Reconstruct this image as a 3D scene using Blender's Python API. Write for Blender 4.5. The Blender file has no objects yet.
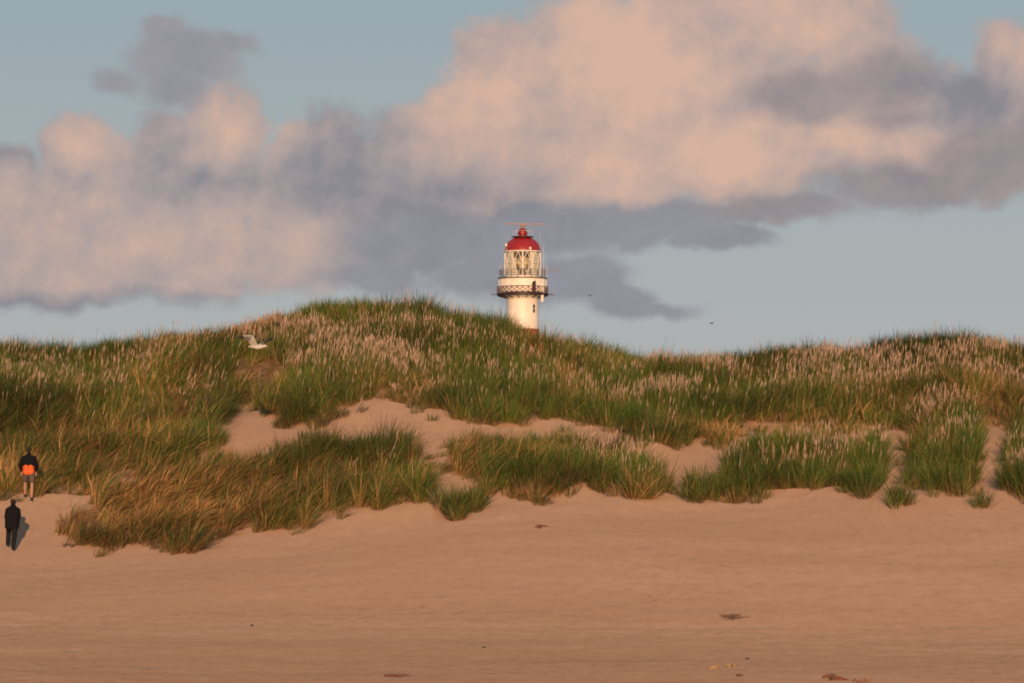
import bpy, bmesh, math, random
import numpy as np
from mathutils import Vector, Matrix

C = bpy.context.scene
rng = np.random.default_rng(7)
random.seed(7)

# ------------------------------------------------------------------ camera, sky, sun, exposure
F = 4170.0            # focal length in pixels
HR = 500.0            # picture row of the true horizon
ZC = 4.0              # eye height over the low beach
cam_d = bpy.data.cameras.new('camera')
cam = bpy.data.objects.new('camera', cam_d)
C.collection.objects.link(cam)
cam.location = (0, 0, ZC)
cam.rotation_euler = (math.radians(90), 0, 0)
cam_d.sensor_width = 36
cam_d.lens = F / 1024 * 36
cam_d.shift_y = (HR - 341.5) / 1024
cam_d.clip_start = 0.5
cam_d.clip_end = 20000
C.camera = cam
C.render.resolution_x = 1024
C.render.resolution_y = 683

C.view_settings.view_transform = 'Standard'
C.view_settings.look = 'None'
C.view_settings.gamma = 1
C.view_settings.exposure = 0.0
C.cycles.max_bounces = 4
C.cycles.transparent_max_bounces = 12
C.cycles.filter_width = 1.9

SUN_EL, SUN_AZ = 8.5, 178.0      # azimuth measured from +Y towards +X
sun_d = bpy.data.lights.new('sun', 'SUN')
sun_d.energy = 4.0
sun_d.angle = math.radians(0.6)
sun_d.color = (1.0, 0.58, 0.32)
sun = bpy.data.objects.new('sun', sun_d)
C.collection.objects.link(sun)
e, a = math.radians(SUN_EL), math.radians(SUN_AZ)
to_sun = Vector((math.sin(a) * math.cos(e), math.cos(a) * math.cos(e), math.sin(e)))
sun.rotation_euler = to_sun.to_track_quat('Z', 'Y').to_euler()
sun.location = (0, -60, 40)

world = bpy.data.worlds.new('World')
C.world = world
world.use_nodes = True
WT = world.node_tree
for n in list(WT.nodes):
    WT.nodes.remove(n)


class G:
    """tiny helper that writes shader graphs"""
    def __init__(s, nt):
        s.nt = nt

    def n(s, t, **kw):
        nd = s.nt.nodes.new(t)
        for k, v in kw.items():
            setattr(nd, k, v)
        return nd

    def put(s, sock, v):
        if hasattr(v, 'is_output') or isinstance(v, bpy.types.NodeSocket):
            s.nt.links.new(v, sock)
        else:
            sock.default_value = v

    def m(s, op, a, b=0.0, c=0.0, clamp=False):
        nd = s.n('ShaderNodeMath', operation=op, use_clamp=clamp)
        s.put(nd.inputs[0], a); s.put(nd.inputs[1], b); s.put(nd.inputs[2], c)
        return nd.outputs[0]

    def v(s, op, a, b=(0, 0, 0), scale=None):
        nd = s.n('ShaderNodeVectorMath', operation=op)
        s.put(nd.inputs[0], a); s.put(nd.inputs[1], b)
        if scale is not None:
            s.put(nd.inputs['Scale'], scale)
        return nd.outputs['Value'] if op in ('LENGTH', 'DOT_PRODUCT', 'DISTANCE') else nd.outputs[0]

    def noise(s, vec, scale, detail=4, rough=0.5, dist=0.0, color=False, lac=2.0):
        nd = s.n('ShaderNodeTexNoise')
        s.put(nd.inputs['Vector'], vec)
        s.put(nd.inputs['Scale'], scale); s.put(nd.inputs['Detail'], detail)
        s.put(nd.inputs['Roughness'], rough); s.put(nd.inputs['Distortion'], dist)
        s.put(nd.inputs['Lacunarity'], lac)
        return nd.outputs['Color'] if color else nd.outputs[0]

    def ramp(s, x, lo, hi, a=0.0, b=1.0, mode='SMOOTHSTEP'):
        nd = s.n('ShaderNodeMapRange', interpolation_type=mode)
        s.put(nd.inputs[0], x); s.put(nd.inputs[1], lo); s.put(nd.inputs[2], hi)
        s.put(nd.inputs[3], a); s.put(nd.inputs[4], b)
        return nd.outputs[0]

    def mix(s, f, a, b, blend='MIX'):
        nd = s.n('ShaderNodeMix', data_type='RGBA', blend_type=blend)
        s.put(nd.inputs[0], f)
        for k, x in ((6, a), (7, b)):
            if isinstance(x, tuple) and len(x) == 3:
                x = x + (1.0,)
            s.put(nd.inputs[k], x)
        return nd.outputs[2]


g = G(WT)
tc = g.n('ShaderNodeTexCoord')
sep = g.n('ShaderNodeSeparateXYZ')
WT.links.new(tc.outputs['Generated'], sep.inputs[0])
dx, dy, dz = sep.outputs
az = g.m('ARCTAN2', dx, dy)
el = g.m('ARCSINE', dz)
U = g.m('MULTIPLY', az, F / 100)          # azimuth and height in "hundreds of 1/4170 rad"
V = g.m('MULTIPLY', el, F / 100)
cmb = g.n('ShaderNodeCombineXYZ')
WT.links.new(U, cmb.inputs[0]); WT.links.new(V, cmb.inputs[1])
P = cmb.outputs[0]


def warp(p, sc, amp, det=5, rough=0.6):
    c = g.noise(p, sc, det, rough, color=True)
    c = g.v('SUBTRACT', c, (0.5, 0.5, 0.5))
    c = g.v('MULTIPLY', c, (amp, amp, 0))
    return g.v('ADD', p, c)


def puffs(p, sc):
    nd = g.n('ShaderNodeTexVoronoi', feature='SMOOTH_F1', voronoi_dimensions='2D', normalize=True)
    WT.links.new(p, nd.inputs['Vector'])
    nd.inputs['Scale'].default_value = sc
    nd.inputs['Detail'].default_value = 3.0
    nd.inputs['Roughness'].default_value = 0.55
    nd.inputs['Lacunarity'].default_value = 2.1
    nd.inputs['Smoothness'].default_value = 0.35
    return g.m('SUBTRACT', 0.5, nd.outputs['Distance'])


def field(p, blobs):
    cur = None
    for (u, r, ru, rr, amp) in blobs:
        q = g.v('SUBTRACT', p, ((u - 512) / 100, (HR - r) / 100, 0))
        q = g.v('MULTIPLY', q, (100 / ru, 100 / rr, 0))
        d = g.m('MULTIPLY_ADD', g.v('LENGTH', q), -amp, amp)
        cur = d if cur is None else g.m('SMOOTH_MAX', cur, d, 0.12)
    return cur


nish = g.n('ShaderNodeTexSky', sky_type='NISHITA')
nish.sun_disc = False
nish.sun_elevation = math.radians(SUN_EL)
nish.sun_rotation = math.radians(SUN_AZ)
nish.altitude = 0
nish.air_density = 1.0; nish.dust_density = 1.5; nish.ozone_density = 1.0
SKY_GAIN = 1.0
sky = nish.outputs[0]

Pw = warp(P, 1.1, 0.45, 5, 0.58)
Pp = Pw
pf = puffs(Pp, 1.3)
pf2 = puffs(g.v('ADD', Pp, (-0.08, 0.15, 0)), 1.3)
n1 = g.noise(P, 1.5, 7, 0.60)
n2 = g.noise(g.v('ADD', P, (-0.10, 0.16, 0)), 1.5, 5, 0.60)
n3 = g.noise(g.v('ADD', P, (7.3, 2.1, 0)), 1.1, 5, 0.55)
rag = g.m('ADD', g.m('MULTIPLY', g.m('SUBTRACT', n1, 0.5), 0.85), g.m('MULTIPLY', pf, 0.40))
relief = g.m('ADD', g.m('MULTIPLY', g.m('SUBTRACT', n1, n2), 0.75), g.m('MULTIPLY', g.m('SUBTRACT', pf, pf2), 0.65))
relief = g.m('ADD', relief, g.m('MULTIPLY', g.m('SUBTRACT', n3, 0.5), 0.85))


def layer(blobs, lo, hi, k=1.0):
    f = field(Pw, blobs)
    f = g.m('ADD', f, g.m('MULTIPLY', rag, k))
    return g.ramp(f, lo, hi)


# (column, row, half width, half height, weight) of each billow
A = layer([(-60, 235, 170, 90, 1.0), (60, 225, 130, 85, 1.0), (170, 230, 150, 85, 1.0), (225, 130, 62, 58, 1.05), (180, 160, 75, 60, 1.0), (80, 140, 52, 42, 1.05), (5, 170, 50, 42, 0.9), (130, 265, 180, 48, 1.0), (120, 180, 110, 60, 1.0), (235, 205, 90, 60, 1.0),
           (300, 235, 120, 70, 1.0), (330, 165, 90, 70, 1.0), (30, 275, 150, 42, 1.0), (400, 200, 120, 85, 1.0), (420, 150, 80, 60, 1.0)], 0.12, 0.48)
B = layer([(510, 75, 72, 72, 1.05), (495, 130, 110, 85, 1.0), (600, 60, 110, 90, 1.0), (620, 130, 150, 95, 1.1), (740, 120, 150, 110, 1.1), (720, 30, 130, 75, 1.0), (850, 20, 60, 60, 1.0), (800, 30, 70, 60, 1.0), (860, 110, 130, 100, 1.0), (760, -30, 170, 60, 1.0),
           (960, 140, 120, 80, 1.0), (1010, 62, 52, 52, 1.0), (1060, 130, 120, 100, 1.0), (560, 195, 160, 40, 1.0), (720, -120, 300, 100, 1.0)], 0.12, 0.46)
lit = field(Pw, [
    (620, 70, 190, 110, 1.2), (500, 110, 95, 80, 1.0), (800, 20, 130, 60, 1.1), (720, 150, 130, 70, 1.1), (620, 160, 130, 60, 1.0), (850, 150, 110, 40, 0.7), (905, 150, 60, 45, 0.8),
    (225, 125, 62, 45, 0.85), (80, 140, 55, 36, 0.65), (60, 215, 110, 50, .45), (150, 250, 150, 45, .5), (330, 240, 60, 30, 0.45), (1010, 55, 52, 40, 0.45), (200, 270, 90, 30, .4), (20, 200, 60, 40, .35), (500, 150, 80, 50, .5)])
base = field(Pw, [(100, 308, 260, 24, 0.8), (640, 222, 330, 28, 1.0), (330, 190, 110, 45, 0.15), (190, 190, 70, 30, .45), (420, 225, 130, 35, 0.7), (20, 152, 50, 20, .7), (960, 90, 60, 60, .6), (480, 190, 90, 24, .5)])
L = g.m('SUBTRACT', g.m('MULTIPLY', g.m('MAXIMUM', lit, -0.35), 0.62), g.m('MULTIPLY', g.m('MAXIMUM', base, 0.0), 0.75))
L = g.m('ADD', g.m('ADD', L, 0.43), relief, clamp=True)
CLOUD_DARK = (0.250, 0.242, 0.275)
CLOUD_MID = (0.435, 0.350, 0.335)
CLOUD_LIT = (0.680, 0.448, 0.348)
ccol = g.mix(g.ramp(L, 0.45, 1.0, mode='LINEAR'), g.mix(g.ramp(L, 0.0, 0.45, mode='LINEAR'), CLOUD_DARK, CLOUD_MID), CLOUD_LIT)
# grey shelves in front, out of the low sun
Dk = layer([(815, 95, 85, 38, 1.0), (880, 85, 70, 40, 0.9), (900, 190, 130, 34, 1.0), (990, 165, 85, 52, 1.1), (1060, 170, 90, 60, 1.0), (800, 205, 110, 20, 0.9), (720, 212, 90, 14, 0.7), (900, 120, 60, 20, 0.5)], 0.12, 0.66, 1.1)
Cb = layer([(420, 245, 120, 40, 1.0), (520, 235, 140, 34, 1.0), (640, 225, 110, 26, 1.0), (710, 238, 80, 17, 0.95), (570, 275, 80, 34, 1.0), (500, 280, 110, 34, 1.0), (625, 297, 52, 22, 0.95), (665, 308, 50, 12, 0.7), (380, 275, 70, 24, 0.9)], 0.06, 0.62, 1.15)
Ep = layer([(185, 62, 62, 34, 1.05), (165, 38, 28, 24, 1.0), (225, 52, 40, 16, 0.7), (115, 85, 40, 16, 0.55), (180, 90, 40, 24, 0.8)], 0.04, 0.62, 1.2)
greyv = g.ramp(relief, -0.35, 0.35, mode='LINEAR')
gD = g.mix(greyv, (0.250, 0.228, 0.250), (0.360, 0.300, 0.300))
gC = g.mix(greyv, (0.240, 0.245, 0.285), (0.305, 0.300, 0.335))
gE = g.mix(greyv, (0.265, 0.262, 0.300), (0.345, 0.315, 0.335))
# clear air: the sky texture, paler towards the horizon
skyc = g.mix(1.0, sky, (0.075, 0.075, 0.075), 'MULTIPLY')
skyc = g.mix(0.85, skyc, g.mix(g.ramp(V, 4.8, 0.8, mode='LINEAR'), (0.325, 0.405, 0.455), (0.465, 0.480, 0.505)))
out_c = skyc
for al, cc_, op in ((A, ccol, 0.93), (B, ccol, 0.97), (Ep, gE, 0.85), (Dk, gD, 0.85), (Cb, gC, 0.92)):
    out_c = g.mix(g.m('MULTIPLY', al, op), out_c, cc_)
Dv = tc.outputs['Generated']
gen = g.ramp(g.noise(g.v('MULTIPLY', Dv, (1, 1, 3.0)), 2.2, 7, 0.55), 0.50, 0.66)
away = g.m('MAXIMUM', g.ramp(g.m('ABSOLUTE', U), 6.0, 9.5), g.ramp(V, 6.0, 9.0))
gen = g.m('MULTIPLY', gen, g.m('MULTIPLY', away, g.ramp(V, 0.5, 2.5)))
out_c = g.mix(g.m('MULTIPLY', gen, 0.8), out_c, (0.40, 0.34, 0.33))
bg = g.n('ShaderNodeBackground')
WT.links.new(out_c, bg.inputs[0])
bg.inputs[1].default_value = 1.0
wo = g.n('ShaderNodeOutputWorld')
WT.links.new(bg.outputs[0], wo.inputs[0])
try:
    world.cycles.sampling_method = 'MANUAL'
    world.cycles.sample_map_resolution = 512
except Exception:
    pass


# ------------------------------------------------------------------ materials
def mat(name, col, rough=0.7, metal=0.0, spec=0.3, var=0.0, vscale=5.0, bump=0.0):
    m = bpy.data.materials.new(name)
    m.use_nodes = True
    nt = m.node_tree
    b = nt.nodes['Principled BSDF']
    b.inputs['Base Color'].default_value = (*col, 1)
    b.inputs['Roughness'].default_value = rough
    b.inputs['Metallic'].default_value = metal
    b.inputs['Specular IOR Level'].default_value = spec
    if var or bump:
        q = G(nt)
        t = q.n('ShaderNodeTexCoord')
        nz = q.noise(t.outputs['Object'], vscale, 5, 0.6)
        if var:
            f = q.ramp(nz, 0.3, 0.7)
            c = q.mix(f, tuple(x * (1 - var) for x in col), tuple(min(1, x * (1 + var)) for x in col))
            nt.links.new(c, b.inputs['Base Color'])
        if bump:
            bp = q.n('ShaderNodeBump')
            bp.inputs['Strength'].default_value = 0.5
            bp.inputs['Distance'].default_value = bump
            nt.links.new(nz, bp.inputs['Height'])
            nt.links.new(bp.outputs[0], b.inputs['Normal'])
    return m


# ------------------------------------------------------------------ numpy noise
_lat = rng.random((256, 256))


def vnoise(x, y, sc, seed=0):
    x = x / sc + seed * 17.13; y = y / sc + seed * 9.71
    xi = np.floor(x).astype(int); yi = np.floor(y).astype(int)
    fx = x - xi; fy = y - yi
    fx = fx * fx * fx * (fx * (fx * 6 - 15) + 10); fy = fy * fy * fy * (fy * (fy * 6 - 15) + 10)
    A = _lat[xi % 256, yi % 256]; B = _lat[(xi + 1) % 256, yi % 256]
    Cc = _lat[xi % 256, (yi + 1) % 256]; Dd = _lat[(xi + 1) % 256, (yi + 1) % 256]
    return (A * (1 - fx) + B * fx) * (1 - fy) + (Cc * (1 - fx) + Dd * fx) * fy - 0.5


def fbm(x, y, sc, oct=4, seed=0):
    s = 0; am = 1
    for k in range(oct):
        s = s + am * vnoise(x, y, sc, seed + k * 3); am *= 0.5; sc *= 0.5
    return s


def sm(x, a, b):
    t = np.clip((x - a) / (b - a), 0, 1)
    return t * t * (3 - 2 * t)


# ------------------------------------------------------------------ terrain
UA = np.array([-300, 0, 60, 120, 200, 300, 400, 470, 560, 650, 700, 800, 900, 960, 1024, 1324.])
SKY_U = np.array([-300, 0, 50, 100, 130, 160, 200, 240, 280, 300, 320, 350, 400, 430, 470, 500, 540, 570, 600, 640, 700, 760, 800, 840, 880, 920, 950, 980, 1024, 1324.])
SKY_R = np.array([350, 346, 347, 347, 340, 332, 327, 321, 312, 307, 305, 309, 306, 307, 316, 323, 332, 337, 345, 352, 350, 352, 350, 348, 344, 340, 337, 342, 350, 355.]) - np.interp(SKY_U, [-300, 180, 230, 300, 350, 380, 420, 1324], [0, 0, 4, 3, -3, -6, -4, 0]) + np.interp(SKY_U, [-300, 60, 200, 450, 500, 545, 600, 640, 690, 730, 1324], [9, 9, 9, 9, 5, 6, 7, 5, 6, 10, 12])
ROWS = [
    (100.0, [628] * 16),
    (112.0, [585, 585, 583, 580, 578, 572, 565, 562, 560, 560, 560, 560, 560, 560, 560, 560]),
    (120.0, [560, 560, 560, 556, 552, 545, 528, 520, 516, 514, 516, 518, 518, 516, 514, 514]),
    (126.0, [505, 505, 512, 508, 500, 495, 485, 485, 482, 480, 485, 482, 482, 482, 482, 482]),
    (132.0, [468, 468, 470, 462, 460, 458, 448, 448, 447, 450, 458, 450, 450, 448, 450, 450]),
    (138.0, [440, 440, 440, 430, 425, 420, 412, 414, 418, 428, 434, 425, 422, 412, 424, 424]),
    (146.0, [402, 402, 400, 392, 383, 368, 360, 368, 382, 396, 398, 394, 390, 384, 394, 394]),
]
_dY = np.linspace(100, 154, 109)
_dU = np.linspace(-300, 1324, 407)
tab = np.zeros((len(_dY), len(_dU)))
kY = [r[0] for r in ROWS] + [154.0]
kR = np.array([np.interp(_dU, UA, r[1]) for r in ROWS] + [np.interp(_dU, SKY_U, SKY_R)])
for j in range(len(_dU)):
    tab[:, j] = np.interp(_dY, kY, kR[:, j])


def blur(a, k, ax):
    ker = np.exp(-0.5 * (np.arange(-3 * k, 3 * k + 1) / k) ** 2); ker /= ker.sum()
    p = np.pad(a, [(3 * k, 3 * k) if i == ax else (0, 0) for i in range(2)], mode='reflect', reflect_type='odd')
    return np.apply_along_axis(lambda v: np.convolve(v, ker, 'valid'), ax, p)


tab = blur(blur(tab, 3, 1), 4, 0)


def rowof(u, Y):
    u = np.clip(u, -299, 1323); Y = np.clip(Y, 100, 153.99)
    fu = (u + 300) / 1624 * (len(_dU) - 1); fy = (Y - 100) / 54 * (len(_dY) - 1)
    i = np.minimum(fu.astype(int), len(_dU) - 2); j = np.minimum(fy.astype(int), len(_dY) - 2)
    a = fu - i; b = fy - j
    return (tab[j, i] * (1 - a) + tab[j, i + 1] * a) * (1 - b) + (tab[j + 1, i] * (1 - a) + tab[j + 1, i + 1] * a) * b


def hummock(x, Y):
    return fbm(x, Y * 0.8, 3.0, 2, 61)


def height(x, Y):
    x = np.asarray(x, float); Y = np.asarray(Y, float)
    u = 512 + F * x / np.maximum(Y, 60)
    z_d = ZC + (HR - rowof(u, Y)) / F * np.clip(Y, 100, 154)
    # beach in front of Y = 100
    z100 = ZC + (HR - 628) / F * 100
    zb = np.interp(Y, [-1e4, 60, 72, 85, 100], [0, 0, 0.02, 0.30, z100])
    z = np.where(Y < 100, zb, z_d)
    z = z + 0.0
    # behind the crest
    back = np.clip(Y - 154, 0, None)
    z = z - sm(back, 0, 40) * 5.0 - 0.10 * np.minimum(back, 8) * (back > 0) * 0.5
    z = np.where(Y > 194, np.interp(Y, [194, 230, 1e5], [0, 1, 1]) * (3.0 - z) + z, z)
    inz = sm(Y, 117, 126) * (1 - sm(Y, 160, 200))
    z = z + inz * (0.38 * (hummock(x, Y) + 0.15) + 0.60 * fbm(x, Y, 5.5, 3, 1) + 0.22 * fbm(x, Y, 1.3, 2, 5))
    bz = 1 - sm(Y, 118, 128)
    z = z + (0.16 * fbm(x * 0.6, Y, 9.0, 3, 9) + 0.035 * fbm(x, Y, 1.0, 3, 12)) * bz * (np.abs(x) < 200)
    # dunes roll on outside the frame
    z = z + sm(np.abs(x), 24, 60) * inz * 1.5 * fbm(x, Y, 18, 2, 20)
    return z


def proj(x, Y, z):
    return 512 + F * x / Y, HR - F * (z - ZC) / Y


# plant cover, drawn as outlines on the dune face (column, row of the ground where the plants root)
def inpoly(u, r, poly):
    res = np.zeros(u.shape, bool)
    n = len(poly)
    for i in range(n):
        x1, y1 = poly[i]; x2, y2 = poly[(i + 1) % n]
        c = ((y1 > r) != (y2 > r))
        with np.errstate(divide='ignore', invalid='ignore'):
            xx = (x2 - x1) * (r - y1) / (y2 - y1 + 1e-9) + x1
        res ^= c & (u < xx)
    return res


EDGE = np.array([(-300, 488), (0, 492), (40, 490), (62, 487), (90, 482), (130, 474), (170, 466), (205, 455), (216, 440), (222, 415), (235, 401), (262, 408), (268, 424),
                 (300, 430), (322, 424), (340, 411), (358, 398), (373, 388), (395, 400), (413, 408), (426, 407), (439, 402), (450, 415), (494, 426), (520, 428),
                 (545, 420), (567, 415), (580, 420), (611, 427), (651, 439), (690, 442), (729, 440), (745, 424), (784, 426), (820, 432), (879, 425), (897, 424),
                 (912, 428), (950, 430), (976, 430), (984, 416), (1000, 426), (1024, 432), (1324, 430)])
PATCH = {
    'rust': [(58, 540), (70, 518), (95, 500), (130, 484), (170, 474), (205, 468), (250, 470), (290, 462), (305, 480), (300, 528), (262, 534), (245, 528), (225, 526),
             (205, 542), (170, 545), (130, 548), (95, 548)],
    'arch': [(290, 462), (330, 456), (400, 452), (425, 462), (433, 482), (428, 496), (392, 505), (372, 514), (345, 514), (322, 522), (300, 526), (305, 480)],
    'mid': [(440, 472), (446, 450), (470, 444), (500, 448), (540, 446), (590, 446), (635, 460), (662, 474), (672, 488), (662, 496), (636, 492), (600, 486), (570, 490),
            (535, 500), (505, 500), (480, 490), (470, 478), (455, 470)],
    'tuft': [(431, 503), (441, 503), (449, 512), (452, 505), (461, 505), (464, 512), (469, 503), (480, 503), (476, 513), (466, 521), (448, 521), (438, 514)],
    'right': [(718, 492), (728, 466), (750, 452), (800, 448), (850, 446), (880, 444), (884, 478), (876, 492), (868, 502), (852, 500), (838, 490), (800, 488), (770, 494), (755, 504), (740, 500)],
    'sprout': [(683, 494), (695, 486), (710, 488), (714, 498), (700, 504), (688, 502)],
    'rise': [(909, 476), (910, 452), (916, 432), (950, 420), (970, 430), (974, 458), (978, 486), (962, 494), (945, 496), (925, 488), (908, 488)],
    'edge': [(997, 468), (1004, 450), (1026, 436), (1100, 440), (1150, 470), (1140, 500), (1080, 508), (1030, 500), (1010, 490)],
    'bottom': [(624, 494), (652, 496), (655, 502), (630, 503)],
    'speck': [(887, 503), (900, 498), (912, 502), (904, 509), (892, 508)],
    'spray': [(973, 506), (984, 502), (990, 507), (982, 511)],
}


_mu = np.arange(-320, 1350, 2.0); _mr = np.arange(300, 560, 2.0)
_MU, _MR = np.meshgrid(_mu, _mr)
_masks = []
_m0 = (_MR < np.interp(_MU, EDGE[:, 0], EDGE[:, 1])).astype(float)
_masks.append(blur(blur(_m0, 3, 0), 3, 1))
for nm, po in PATCH.items():
    kk_ = 1 if nm in ('tuft', 'sprout', 'bottom', 'speck', 'spray') else 3
    _masks.append(blur(blur(inpoly(_MU, _MR, po).astype(float), kk_, 0), kk_, 1))
_masks = np.stack(_masks)


def cover(u, r):
    """patch index (0 back slope, 1.. patches) and how deep inside the cover a point lies, 0..1"""
    wu = 9 * fbm(u, r, 26, 3, 31); wr = 9 * fbm(u, r, 20, 3, 37)
    front = sm(r, 425, 455)
    wu = wu + front * 12 * fbm(u, r, 9, 2, 131); wr = wr + front * (11 * fbm(u, r * 0.6, 8, 2, 137) + 6 * fbm(u, r, 30, 1, 139))
    i = np.clip(((u + wu + 320) / 2).astype(int), 0, len(_mu) - 1); j = np.clip(((r + wr - 300) / 2).astype(int), 0, len(_mr) - 1)
    a = _masks[:, j, i]
    a = np.where((r < 305)[None] & (np.arange(len(a)) == 0).reshape((-1,) + (1,) * u.ndim), 1.0, a)
    return np.argmax(a, 0), np.clip(a.sum(0), 0, 1)


def grid_obj(name, xs, ys, material):
    X, Y = np.meshgrid(xs, ys)
    Z = height(X, Y)
    nx, ny = len(xs), len(ys)
    v = np.stack([X, Y, Z], -1).reshape(-1, 3).astype(np.float32)
    i = np.arange(nx * ny).reshape(ny, nx)
    f = np.stack([i[:-1, :-1], i[:-1, 1:], i[1:, 1:], i[1:, :-1]], -1).reshape(-1, 4).astype(np.int32)
    me = bpy.data.meshes.new(name)
    me.vertices.add(len(v)); me.vertices.foreach_set('co', v.ravel())
    me.loops.add(f.size); me.loops.foreach_set('vertex_index', f.ravel())
    me.polygons.add(len(f)); me.polygons.foreach_set('loop_start', np.arange(0, f.size, 4, dtype=np.int32))
    me.polygons.foreach_set('use_smooth', np.ones(len(f), bool))
    me.update(); me.validate()
    u, r = proj(X.ravel(), np.maximum(Y.ravel(), 30), Z.ravel())
    k, dp = cover(u, r)
    veg = dp * (Y.ravel() > 112)
    veg = np.maximum(veg, (Y.ravel() > 150).astype(float)).reshape(ny, nx)
    veg = blur(blur(veg, 2, 0), 2, 1).ravel()
    at = me.attributes.new('litter', 'FLOAT', 'POINT')
    at.data.foreach_set('value', veg.astype(np.float32))
    o = bpy.data.objects.new(name, me)
    C.collection.objects.link(o)
    me.materials.append(material)
    return o


def sand_material():
    m = bpy.data.materials.new('dune_sand')
    m.use_nodes = True
    nt = m.node_tree
    q = G(nt)
    b = nt.nodes['Principled BSDF']
    t = q.n('ShaderNodeTexCoord').outputs['Object']
    big = q.noise(q.v('MULTIPLY', t, (0.35, 1, 1)), 0.16, 4, 0.6)
    mid = q.noise(q.v('MULTIPLY', t, (1.0, 0.45, 1)), 2.2, 5, 0.65)
    fine = q.noise(t, 14, 4, 0.7)
    c = q.mix(q.ramp(big, 0.35, 0.65), (0.272, 0.188, 0.136), (0.330, 0.230, 0.168))
    c = q.mix(q.ramp(mid, 0.30, 0.75, 0.0, 0.55), c, (0.240, 0.160, 0.110))
    c = q.mix(q.ramp(fine, 0.35, 0.7, 0.0, 0.30), c, (0.40, 0.275, 0.20))
    # faint strand lines of darker, damp grains across the lower beach
    sp = q.n('ShaderNodeSeparateXYZ'); nt.links.new(t, sp.inputs[0])
    wl = q.noise(q.v('MULTIPLY', t, (0.08, 1.0, 0)), 0.55, 4, 0.55)
    damp = q.m('MULTIPLY', q.ramp(wl, 0.50, 0.66), q.ramp(sp.outputs[1], 108, 88))
    c = q.mix(q.m('MULTIPLY', damp, 0.25), c, (0.215, 0.145, 0.115))
    near_dark = q.m('MULTIPLY', q.ramp(q.m('ADD', sp.outputs[1], q.m('MULTIPLY', q.noise(t, 0.15, 3, 0.5), 14)), 116, 90), 0.24)  # sand colour grows darker towards the near end of the beach
    c = q.mix(near_dark, c, (0.13, 0.085, 0.062))
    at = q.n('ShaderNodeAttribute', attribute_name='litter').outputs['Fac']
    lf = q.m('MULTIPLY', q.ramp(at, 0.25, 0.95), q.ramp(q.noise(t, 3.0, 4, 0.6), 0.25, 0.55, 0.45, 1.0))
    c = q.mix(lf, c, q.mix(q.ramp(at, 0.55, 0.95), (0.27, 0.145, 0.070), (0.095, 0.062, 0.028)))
    nt.links.new(c, b.inputs['Base Color'])
    b.inputs['Roughness'].default_value = 1.0
    b.inputs['Diffuse Roughness'].default_value = 1.0
    b.inputs['Specular IOR Level'].default_value = 0.05
    h1 = q.noise(q.v('MULTIPLY', t, (1.3, 0.5, 1)), 2.6, 5, 0.62)
    foot = q.n('ShaderNodeTexVoronoi', feature='SMOOTH_F1')
    nt.links.new(q.v('ADD', t, q.v('MULTIPLY', q.noise(t, 2.0, 2, 0.5, color=True), (0.5, 0.5, 0))), foot.inputs['Vector'])
    foot.inputs['Scale'].default_value = 2.4
    trod = q.ramp(q.noise(t, 0.12, 3, 0.5), 0.42, 0.60, 0.3, 1.4)
    pit = q.m('MULTIPLY', q.ramp(foot.outputs['Distance'], 0.0, 0.42, -1.0, 0.0), trod)
    hh = q.m('ADD', q.m('MULTIPLY', h1, 0.12), q.m('MULTIPLY', pit, 0.020))
    hh = q.m('ADD', hh, q.m('MULTIPLY', fine, 0.012))
    bp = q.n('ShaderNodeBump')
    bp.inputs['Strength'].default_value = 1.0
    bp.inputs['Distance'].default_value = 1.0
    nt.links.new(hh, bp.inputs['Height'])
    nt.links.new(bp.outputs[0], b.inputs['Normal'])
    return m


xs = np.unique(np.concatenate([-np.geomspace(24, 5000, 40)[::-1], np.arange(-24, 24.001, 0.13), np.geomspace(24, 5000, 40)]))
ys = np.unique(np.concatenate([np.linspace(-400, 60, 24), np.arange(60, 82, 1.0), np.arange(82, 162, 0.15), np.geomspace(162, 6000, 60)]))
ground = grid_obj('ground', xs, ys, sand_material())
ground['kind'] = 'structure'


# ------------------------------------------------------------------ grass
def grass_material():
    m = bpy.data.materials.new('marram_blades')
    m.use_nodes = True
    nt = m.node_tree
    q = G(nt)
    b = nt.nodes['Principled BSDF']
    at = q.n('ShaderNodeAttribute', attribute_name='tint').outputs['Color']
    nt.links.new(at, b.inputs['Base Color'])
    b.inputs['Roughness'].default_value = 0.55
    b.inputs['Specular IOR Level'].default_value = 0.25
    tr = q.n('ShaderNodeBsdfTranslucent')
    nt.links.new(at, tr.inputs[0])
    mx = q.n('ShaderNodeMixShader')
    mx.inputs[0].default_value = 0.22
    nt.links.new(b.outputs[0], mx.inputs[1]); nt.links.new(tr.outputs[0], mx.inputs[2])
    nt.links.new(mx.outputs[0], nt.nodes['Material Output'].inputs[0])
    return m


GM = grass_material()


def gz(u, r, zones):
    s = np.zeros(u.shape)
    for (cu, cr, ru, rr, a) in zones:
        s = np.maximum(s, a * np.exp(-(((u - cu) / ru) ** 2 + ((r - cr) / rr) ** 2)))
    return s


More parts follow.
